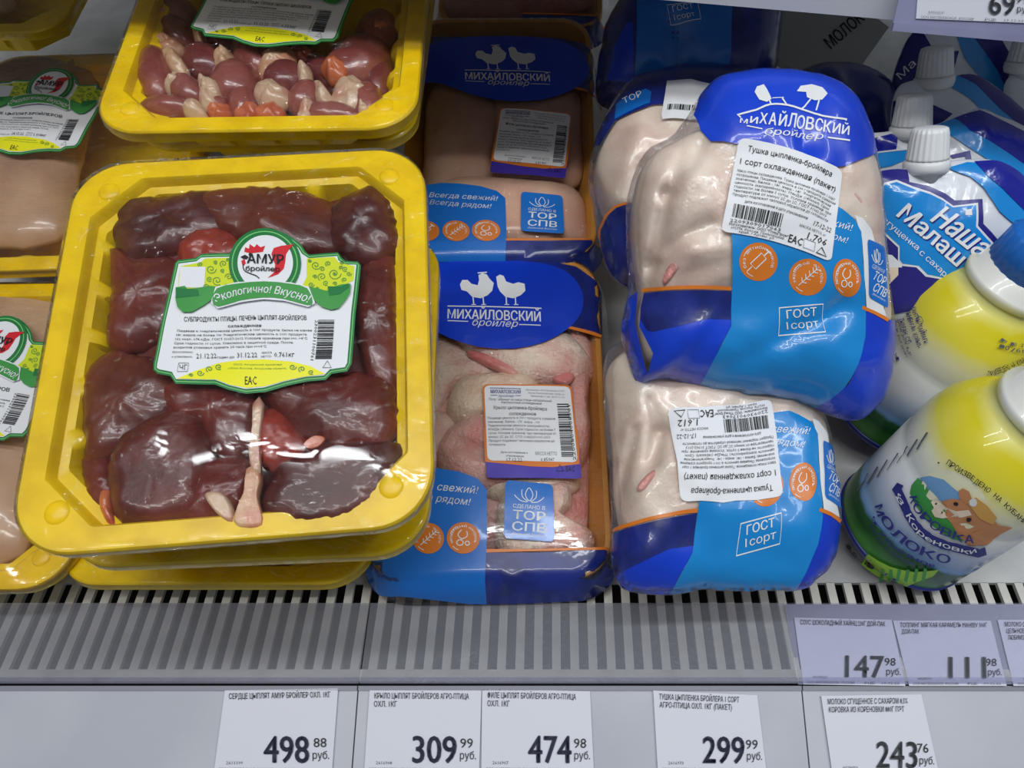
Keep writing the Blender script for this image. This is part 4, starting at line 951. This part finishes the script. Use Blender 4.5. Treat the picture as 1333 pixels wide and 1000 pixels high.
# lower bag uses the same print
d2 = Dz(SU); bag_body(d2)
d2.poly('side_badge', WHT, [(1113,280),(1123,284),(1135,300),(1142,330),(1150,400),(1154,412),(1128,402),(1125,360),(1122,310)], 0)
badge(d2, (1129,311), (1152,322), (1156,402), (1131,387), 'side_badge', 2)
A2 = affine3([SU.uv(952,376), SU.uv(1102,362), SU.uv(1042,416)], [SLo.uv(908,665), SLo.uv(1045,628), SLo.uv(988,695)])
d2.place(SLo, r2, A2)
def bag_label(F, wt, date, code):
    d = Dz(F); L = 'label'; X = 'label/lettering'
    TL, TR, BR, BL = (962,180), (1096,222), (1081,342), (938,302)
    def q(fx, fy):
        b = -.055*4*fx*(1-fx)*1
        return (TL[0]*(1-fx)*(1-fy)+TR[0]*fx*(1-fy)+BR[0]*fx*fy+BL[0]*(1-fx)*fy, TL[1]*(1-fx)*(1-fy)+TR[1]*fx*(1-fy)+BR[1]*fx*fy+BL[1]*(1-fx)*fy+b*120)
    c = []; r = .06
    for (cx, cy, a0) in ((1-r, r, -90), (1-r, 1-r, 0), (r, 1-r, 90), (r, r, 180)):
        for k in range(4): t = math.radians(a0+30*k); c.append((cx+r*math.cos(t), cy+r*math.sin(t)))
    o = []
    for i in range(len(c)):
        a, b = c[i], c[(i+1) % len(c)]; n = max(1, int(math.hypot(b[0]-a[0], b[1]-a[1])/.1))
        for k in range(n): o.append(q(a[0]+(b[0]-a[0])*k/n, a[1]+(b[1]-a[1])*k/n))
    d.poly(L, PAP, o, 5)
    def T(s, x0, x1, y, h, b=0):
        p, w = q(x0, y), q(x1, y); d.text(X, INK, s, (p[0], p[1]), (w[0], w[1]), h, 7, bold=b, bend=4*(x1-x0)**2*1.2)
    T('Тушка цыпленка-бройлера', .10, .90, .13, 7.5, .01); T('1 сорт охлажденная (пакет)', .05, .95, .27, 7.5, .01)
    for i, (t, x1) in enumerate((('Мясо птицы охлажденное. Тушка цыпленка бройлера 1 сорт', .96), ('потрошеная. Пищевая ценность в 100 г продукта (средние', .97), ('значения): Белка - 18г, жира - 14г. Энергетическая', .93), ('ценность (калорийность): 774кДж (185ккал). Срок', .92), ('годности: не более 5 суток. Условия хранения: при', .94), ('температуре от минус 2С до 2С. ГОСТ 31962-2013', .90), ('Продукт подлежит тепловой обработке до готовности', .92))):
        T(t, .04, x1, .355+.042*i, 3.3)
    T('дата изготовления и дата упаковывания', .16, .74, .665, 3.6); T(date, .80, .96, .70, 6.5)
    a, b, c2 = q(.07,.83), q(.53,.83), q(.07,.69)
    d.bars('label/barcode', INK, c2, q(.53,.69), a, 75, 7, seed=code)
    T('2209309'+'017063', .06, .52, .885, 4.2)
    T('Изготовитель: ООО "ПтицПром"', .06, .60, .92, 3.4, .01); T('692778, Россия, Приморский', .08, .56, .955, 3.2); T('край, г.Артем, ул.', .16, .48, .985, 3.0)
    T('МАССА НЕТТО, кг', .68, .92, .765, 3.4); T(wt, .76, .93, .86, 9, .01)
    T('EAC', .60, .72, .96, 10.5, .03)
    d.stroke(X, INKG, [q(.74,.87), q(.84,.87), q(.84,.965), q(.74,.965)], .7, 7, closed=True); d.stroke(X, INK, [q(.86,.965), q(.90,.89), q(.95,.965)], 1.6, 7, closed=True)
    return d
bag_label(SU, '1.706', '17-12-22', 4).place(SU, r1)
A3 = affine3([SU.uv(962,180), SU.uv(1096,222), SU.uv(938,302)], [SLo.uv(1019,646), SLo.uv(886,654), SLo.uv(1003,520)])
bag_label(SU, '1.612', '17-12-22', 6).place(SLo, r2, A3)
# bags behind
B3 = fr_px(880, 40, .60, 45, 0, 0)
r3, S3b, _ = bag('shadowed blue bag of chicken at the back under the upper shelf', 'whole chicken inside the shadowed bag at the back', B3, [(776,130),(782,60),(800,10),(850,-50),(950,-70),(1010,-20),(1012,60),(1000,110),(960,140),(880,150),(810,150)],
  [(800,100),(800,30),(850,-30),(960,-40),(1000,30),(990,100),(900,130)], .05, .045, [((880,30),(888,110),.008,-.008)], 21)
S3b.step = .0035
d = Dz(S3b)
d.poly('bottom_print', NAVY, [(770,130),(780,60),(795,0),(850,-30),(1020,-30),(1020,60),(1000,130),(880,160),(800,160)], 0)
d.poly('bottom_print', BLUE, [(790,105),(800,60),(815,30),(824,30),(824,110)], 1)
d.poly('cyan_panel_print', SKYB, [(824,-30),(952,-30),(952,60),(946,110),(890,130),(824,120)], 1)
d.stroke('cyan_panel_print/lettering', WHT, [(868,7),(908,3),(912,25),(873,33)], 1.2, 3, closed=True); d.text('cyan_panel_print/lettering', WHT, 'ГОСТ', (876,16), (903,11), 8, 3); d.text('cyan_panel_print/lettering', WHT, '1сорт', (878,27), (905,21), 8, 3)
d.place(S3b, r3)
B5 = fr_px(1075, 150, .60, 45, 0, 0)  # extra bag, added as a dark backing for the gap
r5, S5b, _ = bag('very dark navy bag of chicken added to darken the gap between upper bag and pouches', 'whole chicken inside the added dark navy bag', B5, [(1000,140),(1020,104),(1070,84),(1130,90),(1160,120),(1165,165),(1150,230),(1100,250),(1040,230),(1005,180)],
  [(1010,140),(1060,104),(1130,108),(1150,160),(1130,220),(1060,220),(1015,170)], .035, .035, [((1060,80),(1100,180),.008,.008)], 51)
S5b.step = .0035
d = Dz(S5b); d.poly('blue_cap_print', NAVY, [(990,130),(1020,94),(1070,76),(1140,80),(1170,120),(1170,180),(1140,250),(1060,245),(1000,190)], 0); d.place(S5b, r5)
B4 = fr_px(850, 215, .535, 30, 0, 0)
r4, S4b, _ = bag('bagged chicken behind and left of the upper bag, in half shadow', 'whole chicken inside the half-shadowed bag at left', B4, [(790,150),(812,118),(850,100),(920,92),(985,110),(1000,200),(980,330),(900,380),(840,385),(800,365),(782,330),(772,270),(766,240),(770,200)],
  [(800,170),(830,140),(900,120),(970,140),(985,220),(940,300),(860,320),(800,300),(780,270),(774,220)], .046, .045, [((830,180),(800,260),.01,.006)], 33)
S4b.step = .0035
d = Dz(S4b)
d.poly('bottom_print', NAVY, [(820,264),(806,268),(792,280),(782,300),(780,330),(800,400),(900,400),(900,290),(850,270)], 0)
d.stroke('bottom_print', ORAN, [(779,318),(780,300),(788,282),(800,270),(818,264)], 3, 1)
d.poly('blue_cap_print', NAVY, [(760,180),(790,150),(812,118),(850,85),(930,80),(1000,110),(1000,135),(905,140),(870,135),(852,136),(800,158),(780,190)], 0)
d.poly('side_badge', SKYB, [(802,136),(840,116),(848,120),(846,134),(800,156)], 2); d.text('side_badge/lettering', WHT, 'ТОР', (812,136), (836,126), 7, 4)
d.poly('label', PAP, [(868,106),(900,104),(925,110),(930,118),(925,158),(862,156),(861,150)], 4); d.bars('label/barcode', INK, (869,137), (905,138), (868,144), 40, 6, seed=8)
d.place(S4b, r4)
# ---------------- bottles ----------------
KB = 1.2; KR = 1.04
class Rev(Frame):
    step = .006
    def __init__(s, O, ax, prof):
        ax = Vector(ax).normalized(); s.ax = ax; s.O = Vector(O); s.prof = prof
        t = (CAM-s.O); t = (t-ax*t.dot(ax)).normalized(); s.X = t; s.Y = ax.cross(t)
    def r(s, b):
        p = s.prof
        if b <= p[0][0]: return p[0][1]
        for i in range(1, len(p)):
            if b <= p[i][0]:
                f = (b-p[i-1][0])/(p[i][0]-p[i-1][0] or 1); return p[i-1][1]*(1-f)+p[i][1]*f
        return p[-1][1]
    def P(s, a, b, off=0):
        q = a/.043; r = s.r(b)+off; return s.O+s.ax*b+s.X*(r*math.cos(q))+s.Y*(r*math.sin(q))
    def uv(s, px, py):
        dr = ray(px, py); c = (s.O+s.ax*.07-CAM).dot(dr)/dr.dot(dr); best = None
        for i in range(160):
            t = c-.11+.16*i/160; q = CAM+dr*t-s.O; b = q.dot(s.ax); x, y = q.dot(s.X), q.dot(s.Y); e = math.hypot(x, y)-s.r(max(0, min(.14, b)))
            if best is None or e < best[0]: best = (e, math.atan2(y, x)*.043, b)
            if e < 0: return (math.atan2(y, x)*.043, b)
        return best[1:]
def bottle_mat():
    m = D.materials.new('bottle_print'); m.use_nodes = True; nt = m.node_tree; b = nt.nodes['Principled BSDF']; b.inputs['Roughness'].default_value = .33; b.inputs['Coat Weight'].default_value = .3
    tc = nt.nodes.new('ShaderNodeTexCoord'); n = nt.nodes.new('ShaderNodeTexNoise'); n.inputs['Scale'].default_value = 22; n.inputs['Detail'].default_value = 4
    nt.links.new(tc.outputs['Object'], n.inputs[0]); sp = nt.nodes.new('ShaderNodeSeparateXYZ'); nt.links.new(tc.outputs['Object'], sp.inputs[0])
    mm = nt.nodes.new('ShaderNodeMath'); mm.operation = 'MULTIPLY_ADD'; mm.inputs[1].default_value = .020; nt.links.new(n.outputs[0], mm.inputs[0])
    m2 = nt.nodes.new('ShaderNodeMath'); m2.operation = 'ADD'; m2.inputs[1].default_value = -.010; nt.links.new(sp.outputs[2], mm.inputs[2]); nt.links.new(mm.outputs[0], m2.inputs[0])
    m3 = nt.nodes.new('ShaderNodeMath'); m3.operation = 'MULTIPLY'; m3.inputs[1].default_value = 8/KB; nt.links.new(m2.outputs[0], m3.inputs[0])
    r = nt.nodes.new('ShaderNodeValToRGB'); nt.links.new(m3.outputs[0], r.inputs[0]); nt.links.new(r.outputs[0], b.inputs['Base Color'])
    st = [(0, (40,104,44)), (.10, (66,136,52)), (.155, (24,76,34)), (.20, (40,88,50)), (.22, (110,150,196)), (.30, (176,194,220)), (.38, (226,228,232)), (.50, (232,234,224)), (.60, (238,236,200)), (.69, (232,222,70)), (.80, (226,212,20)), (.86, (240,236,150)), (.90, (238,238,230))]
    e = r.color_ramp.elements; e[0].position = 0; e[0].color = rgb(*st[0][1]); e[1].position = st[-1][0]; e[1].color = rgb(*st[-1][1])
    for p, c in st[1:-1]: k = e.new(p); k.color = rgb(*c)
    return m
BOT = bottle_mat()
PROF = [(b*KB, r*KR) for b, r in [(0,.030),(.0015,.037),(.005,.0405),(.008,.0415),(.028,.0425),(.030,.0418),(.032,.0425),(.060,.0430),(.062,.0420),(.065,.0430),(.078,.0428),(.088,.0405),(.097,.035),(.103,.029),(.107,.0245),(.108,.0265),(.111,.027),(.113,.0265),(.114,.0225),(.120,.022)]]
def revmesh(a, R, prof, m, n=72, ribs=0):
    vs = []; fs = []
    for (b, r) in prof:
        for i in range(n):
            q = 2*math.pi*i/n; rr = r-(ribs if (i % 4 < 2 and ribs) else 0); vs.append(R.O+R.ax*b+R.X*(rr*math.cos(q))+R.Y*(rr*math.sin(q)))
    for k in range(len(prof)-1):
        for i in range(n): j = (i+1) % n; fs.append([k*n+i, k*n+j, (k+1)*n+j, (k+1)*n+i])
    fs.append([(len(prof)-1)*n+i for i in range(n)]); fs.append([i for i in range(n)][::-1]); a.add(vs, fs, m)
def bottle(px, py, label, lean=16, k=0):
    O = at_z(px, py, .0125); q = math.radians(lean); R = Rev(O, (math.sin(q), 0.02, math.cos(q)), PROF)
    r = root('milk_bottle', O, label, 'bottle', 'condensed milk bottles')
    # body in its own frame so that print bands follow its axis
    L = Frame((0,0,0), (1,0,0), (0,1,0)); R0 = Rev((0,0,0), (0,0,1), PROF); R0.X = Vector((1,0,0)); R0.Y = Vector((0,1,0))
    a = Acc(); revmesh(a, R0, PROF, BOT); o = a.build('body', r, origin=Vector((0,0,0)))
    M = Matrix.Identity(4)
    for i in range(3): M[i][0] = R.X[i]; M[i][1] = R.Y[i]; M[i][2] = R.ax[i]
    o.matrix_local = M
    a = Acc(); revmesh(a, R, [(-.0002,.032),(.0016,.0395),(.0062,.0434),(.0088,.0439),(.0092,.0433)], mat('navy_base_print', rgb(30,34,120), .35)); a.build('base_band', r, origin=O)
    a = Acc(); revmesh(a, R, [(.135,.0205),(.143,.0205),(.1432,.0225),(.163,.022),(.165,.020)], CAPB, ribs=.0006, n=96); a.build('cap', r, origin=O)
    return r, R
b1, R1 = bottle(1166, 693, 'front condensed milk bottle with cow picture and yellow shoulder')
b2, R2 = bottle(1146, 538, 'rear condensed milk bottle touching the blue bag, blue cap in view', k=1)
d = Dz(R1)
d.ell('picture_print', mat('cream_print', rgb(238,236,200), .4), 1243, 650, 48, 34, 0, 35)
d.poly('picture_print', mat('print_sky', rgb(120,170,214), .4), [(1198,622),(1212,619),(1230,624),(1250,640),(1254,660),(1230,656),(1212,640)], 1)
d.poly('picture_print', GRM, [(1188,632),(1196,622),(1206,630),(1220,650),(1246,672),(1262,694),(1266,704),(1240,700),(1212,682),(1192,656),(1186,642)], 1)
COWM = mat('cow_brown', rgb(206,140,92), .4); COWL = mat('cow_cream', rgb(240,222,196), .4); COWH = mat('cow_hair', rgb(222,170,86), .4)
C = 'picture_print/cow_picture'
d.poly(C, COWM, [(1226,652),(1240,648),(1254,650),(1270,652),(1290,672),(1300,682),(1318,686),(1302,694),(1292,700),(1284,708),(1262,708),(1248,696),(1240,680),(1232,672)], 2)
d.poly(C, COWL, [(1214,652),(1219,648),(1226,650),(1230,658),(1246,664),(1262,662),(1266,668),(1252,672),(1238,670),(1228,674),(1218,672),(1214,664),(1217,660)], 3)
d.poly(C, COWM, [(1250,648),(1249,638),(1255,634),(1263,638),(1267,650),(1260,656)], 3); d.poly(C, COWH, [(1260,652),(1272,645),(1286,656),(1298,672),(1292,680),(1276,672)], 4); d.ell(C, WHT, 1268, 652, 5, 5, 5)
d.ell(C, INK, 1246, 654, 3, 2.5, 5); d.ell(C, INK, 1262, 674, 3.4, 2.6, 5); d.ell(C, INK, 1221, 654, 1, 1, 5); d.ell(C, INK, 1228, 665, 1, 1, 5)
d.stroke('name_print', INKB, [(1177,637),(1178,650),(1185,668),(1197,686),(1217,701),(1245,710),(1276,711)], 11.5, 6, sm=5)
def along(part, m, t, pts, h, layer, bold=.01, res=2):
    P = smooth_closed(pts, 12)[:12*(len(pts)-1)+1]; Ls = [0]
    for i in range(1, len(P)): Ls.append(Ls[-1]+math.dist(P[i], P[i-1]))
    n = len(t); tot = Ls[-1]
    def pos(x):
        x = max(0, min(tot, x))
        for i in range(1, len(P)):
            if Ls[i] >= x:
                f = (x-Ls[i-1])/((Ls[i]-Ls[i-1]) or 1); return (P[i-1][0]+(P[i][0]-P[i-1][0])*f, P[i-1][1]+(P[i][1]-P[i-1][1])*f)
        return P[-1]
    for i, ch in enumerate(t):
        if ch != ' ': d.text(part, m, ch, pos((i+.08)/n*tot), pos((i+.90)/n*tot), h, layer, bold=bold, res=res)
along('name_print/lettering', WHT, 'из Кореновки', [(1174,642),(1182,668),(1196,690),(1220,706),(1270,714)], 6.5, 8)
along('name_print/lettering', INKB, 'КОРОВКА', [(1189,646),(1197,667),(1213,684),(1237,696),(1266,702)], 10, 8, .02)
along('name_print/lettering', INKB, 'МОЛОКО', [(1144,660),(1154,682),(1172,702),(1198,718),(1234,728)], 11, 8, .03)
along('name_print/lettering', INKB, 'сгущенное', [(1141,672),(1150,694),(1166,711),(1190,725),(1216,733)], 5, 8, .03)
along('name_print/lettering', INKB, 'цельное с сахаром', [(1138,682),(1148,702),(1164,718),(1190,731)], 3, 8, .02)
along('name_print/lettering', INK, '• ПРОИЗВЕДЕНО НА КУБАНИ •', [(1230,602),(1262,620),(1290,640),(1312,660),(1334,682)], 7, 8, .012)
along('name_print/lettering', INK, '31688-2012', [(1104,708),(1116,725),(1138,738)], 5, 8, .02)
d.poly('meadow_print', mat('print_meadow', rgb(150,200,50), .4), [(1132,720),(1144,728),(1160,736),(1190,742),(1222,738),(1214,748),(1190,756),(1158,755),(1136,744),(1122,732)], 5)
for i in range(6): d.stroke('meadow_print', GRM, [(1150+11*i,738+ (1 if i<4 else -1)),(1146+11*i,754)], 4, 6)
for i in range(9): d.stroke('name_print/lettering', INKG, [(1120+13*i,640-9*i),(1134+13*i,618-9*i)], 1.6, 8) if i < 7 else None
d.place(R1, b1, base=.0003)
d = Dz(R2)
along('name_print/lettering', INKB, 'ҚАНТТЫ ҚАЙМАҒЫ', [(1190,402),(1198,424),(1206,446)], 6, 8, .03)
along('name_print/lettering', INKB, 'АЛЫНБАҒАН ҚОЙЫЛ-', [(1182,404),(1190,430),(1198,452)], 6, 8, .03)
along('name_print/lettering', INKB, 'ТЫЛҒАН СҮТ', [(1174,416),(1180,436),(1186,448)], 6, 8, .03)
along('name_print/lettering', INKB, 'Массовая доля 8,5%', [(1170,408),(1178,438),(1188,462)], 3, 8)
along('name_print/lettering', INKB, 'Массовая доля сухого', [(1165,412),(1174,442),(1182,464)], 3, 8)
along('name_print/lettering', INKB, 'ГОСТ 31688-2012', [(1156,430),(1163,452),(1171,470)], 4.5, 8, .03)
along('name_print/lettering', INK, '• ПРОИЗВЕДЕНО НА КУБАНИ', [(1284,488),(1306,480),(1336,466)], 7, 8, .012)
along('name_print/lettering', INKG, '19 10 22', [(1302,440),(1316,446),(1334,448)], 5, 8)
along('name_print/lettering', INKG, '10/60', [(1300,448),(1316,454),(1334,456)], 5, 8)
d.stroke('name_print/lettering', INKB, ell(1201, 417, 4, 5, 0, 12), .8, 8, closed=True)
d.poly('picture_print', mat('print_sky', (0,0,0,1)), [(1268,514),(1296,500),(1320,492),(1336,492),(1336,506),(1300,508)], 3)
d.poly('picture_print', COWM, [(1316,494),(1318,484),(1326,484),(1338,488),(1338,504),(1322,502)], 4)
d.place(R2, b2, base=.0003)
# ---------------- spout pouches ----------------
def pouch(label, F, outline, cap, capdir, seed, H=.012, sc_=1.0):
    S = Pillow(F, outline, H=H, Hb=H, p=2.4, q=1.6, namp=.0028, nf=32, seed=seed); S.step = .004
    r = root('spout_pouch', S.O-S.N*H, label, 'pouch', 'spouted milk pouches')
    a = Acc(); S.mesh(a, mat('pouch_white', rgb(222,226,232), .22, bump=.4, bscale=40, coat=.5), nR=18, nA=110); a.build('pouch', r, origin=r.location)
    u, v = F_uv_plane(S, cap); O = S.O+S.U*u+S.V*v
    ax = (S.U*capdir[0]+S.V*capdir[1]+S.N*.25).normalized(); R = Rev(O, ax, PROF); k = sc_
    a = Acc(); revmesh(a, R, [(-.014*k,.0085*k),(-.003*k,.0085*k),(-.003*k,.0125*k),(.0*k,.0135*k),(.003*k,.0135*k),(.0045*k,.012*k)], CAPW, n=48); a.build('spout', r, origin=r.location)
    a = Acc(); revmesh(a, R, [(.0048*k,.0125*k),(.006*k,.0122*k),(.020*k,.0108*k),(.0225*k,.0100*k),(.0232*k,.0085*k)], CAPW, n=88, ribs=.0005*k); a.build('cap', r, origin=r.location)
    return r, S
PB = mat('pouch_blue', rgb(22,30,150), .2, bump=.5, bscale=60, coat=.6); PC = mat('pouch_cyan', rgb(20,140,220), .2, bump=.35, bscale=40, coat=.6); PWH = mat('pouch_border', rgb(226,230,238), .25); PN = mat('pouch_navy', rgb(44,40,130), .25)
PA = fr_px(1250, 320, .478, 50, 0, 0)
rp1, SP1 = pouch('frontmost spout pouch with light blue front and white lettering', PA, [(1130,235),(1148,222),(1185,219),(1215,214),(1250,208),(1300,210),(1340,240),(1390,330),(1340,420),(1240,440),(1170,420),(1142,400),(1130,330)], (1206,217), (-.10,1), 3)
d = Dz(SP1); 
d.poly('front_print', PN, [(1135,226),(1160,218),(1180,221),(1183,237),(1208,242),(1230,252),(1242,261),(1278,259),(1279,291),(1298,312),(1290,322),(1200,400),(1160,410),(1140,400),(1135,300)], 0)
d.poly('front_print', PWH, [(1150,238),(1166,234),(1188,243),(1210,250),(1226,258),(1240,268),(1272,264),(1272,294),(1292,316),(1280,330),(1240,366),(1204,360),(1192,348),(1172,346),(1168,340),(1168,322),(1142,298),(1144,250)], 1)
d.poly('front_print', PC, [(1150,241),(1166,237),(1188,246),(1210,253),(1226,261),(1239,270),(1269,267),(1269,295),(1289,317),(1240,364),(1206,357),(1195,346),(1174,343),(1170,338),(1170,320),(1144,296),(1146,252)], 2)
d.poly('front_print', CAPW, [(1255,273),(1263,272),(1264,280),(1255,280)], 3)
d.poly('side_print', PC, [(1234,218),(1258,211),(1275,212),(1310,245),(1350,285),(1350,330),(1330,302),(1300,275),(1280,245),(1262,230),(1240,222)], 1)
d.poly('side_print', PB, [(1266,210),(1300,208),(1350,240),(1350,285),(1333,275),(1308,250),(1285,230)], 3)
d.poly('picture_print', WHT, [(1140,340),(1146,330),(1160,332),(1172,344),(1173,348),(1150,348)], 3); d.poly('picture_print', COWL, [(1148,348),(1168,348),(1168,358),(1156,370),(1150,368)], 3)
W = 'front_print/lettering'
def alongd(t, p0, p1, h, bold, m=WHT, L=5, sh=.2): d.text(W, m, t, p0, p1, h, L, bold=bold, shear=sh, res=2)
for dx, dy, m, L in ((1.6, 1.8, PN, 4), (0, 0, WHT, 5)):
    alongd('Наша', (1209+dx,287+dy), (1270+dx,335+dy), 27, .05, m, L); alongd('Малаш', (1165+dx,281+dy), (1243+dx,347+dy), 23, .05, m, L, .1)
alongd('сгущенка', (1146,288), (1192,326), 8, .005, sh=0); alongd('с сахаром', (1194,330), (1240,372), 8, .005, sh=0)
d.place(SP1, rp1, base=.0010)
PA2 = fr_px(1250, 240, .508, 52, 0, 0)
rp2, SP2 = pouch('second spout pouch, foil top edge just above the front pouch', PA2, [(1131,185),(1150,172),(1210,164),(1250,150),(1275,141),(1300,150),(1345,175),(1390,260),(1340,330),(1200,330),(1135,300)], (1186,172), (-.10,1), 5)
d = Dz(SP2)
d.poly('side_print', PB, [(1240,152),(1275,143),(1345,178),(1345,222),(1320,205),(1290,185),(1262,170),(1240,158)], 0)
d.poly('side_print', PC, [(1212,160),(1240,153),(1262,170),(1290,185),(1320,205),(1345,222),(1345,252),(1310,225),(1270,198),(1240,178),(1216,166)], 1)
d.poly('front_print', PB, [(1128,182),(1160,174),(1168,178),(1166,195),(1128,200)], 0); d.poly('front_print#b', PC, [(1128,201),(1180,196),(1184,206),(1160,216),(1128,222)], 0)
d.stroke('front_print#b', PWH, [(1128,200),(1180,194)], 2, 1)
d.poly('front_print#c', PN, [(1236,202),(1262,196),(1265,212),(1258,212),(1256,203),(1240,206)], 1)
d.place(SP2, rp2, base=.0007)
PA3 = fr_px(1260, 150, .545, 54, 0, 0)
rp3, SP3 = pouch('third spout pouch, in half shade, dark navy stripe at right', PA3, [(1165,120),(1190,104),(1235,100),(1262,96),(1290,108),(1340,150),(1390,200),(1300,260),(1180,240),(1160,180)], (1216,107), (-.16,1), 7)
d = Dz(SP3)
d.poly('side_print', PC, [(1228,106),(1252,96),(1270,110),(1300,140),(1345,178),(1345,205),(1300,170),(1262,128),(1232,110)], 0)
d.poly('side_print', PN, [(1244,98),(1268,96),(1285,106),(1345,150),(1345,178),(1300,140),(1270,110)], 1); d.poly('front_print', PN, [(1150,130),(1200,130),(1240,148),(1225,160),(1150,180)], 0)
d.place(SP3, rp3, base=.0007)
PA4 = fr_px(1230, 70, .585, 54, 0, 0)
rp4, SP4 = pouch('dark spout pouch at the back left of the pouches, under the lilac rail', PA4, [(1160,110),(1172,70),(1190,40),(1250,-10),(1310,10),(1345,60),(1390,150),(1340,200),(1200,190),(1160,150)], (1370,30), (0,1), 9)
d = Dz(SP4)
d.poly('side_print', PC, [(1244,45),(1262,40),(1290,80),(1316,120),(1310,132),(1275,100),(1255,75)], 0); d.poly('side_print', PN, [(1262,40),(1296,40),(1318,78),(1336,110),(1325,136),(1314,124),(1290,80)], 1)
d.poly('front_print', PN, [(1155,90),(1175,50),(1195,35),(1212,60),(1205,100),(1200,140),(1160,150)], 0); d.text('front_print/lettering', WHT, 'Ма', (1172,104), (1192,84), 10, 3)
d.poly('front_print', PN, [(1232,68),(1248,66),(1240,95),(1234,90)], 1)
d.place(SP4, rp4, base=.0007)
PA5 = fr_px(1345, 100, .56, 54, 0, 0)
rp5, SP5 = pouch('spout pouch cut by the right edge, only its cap and shoulder in view', PA5, [(1306,120),(1318,96),(1350,88),(1420,90),(1430,200),(1340,220),(1310,180)], (1333,88), (-.05,1), 11)
# dark carton behind
cF = fr_px(1070, 45, .66, 60, 0, -32)
a = Acc(); boxv(a, cF, -.045, .045, -.035, .035, -.03, 0, mat('grey_carton', rgb(150,150,150), .5)); o = a.build('milk_carton', None, smooth=False, origin=cF.O)
tagit(o, 'dim grey carton with dark lettering in the shadow below the upper shelf', 'carton')
d = Dz(cF); d.text('lettering', INK, 'МОЛОКО', (1082,64), (1135,18), 16, 2, bold=.02, res=2); d.place(cF, o)
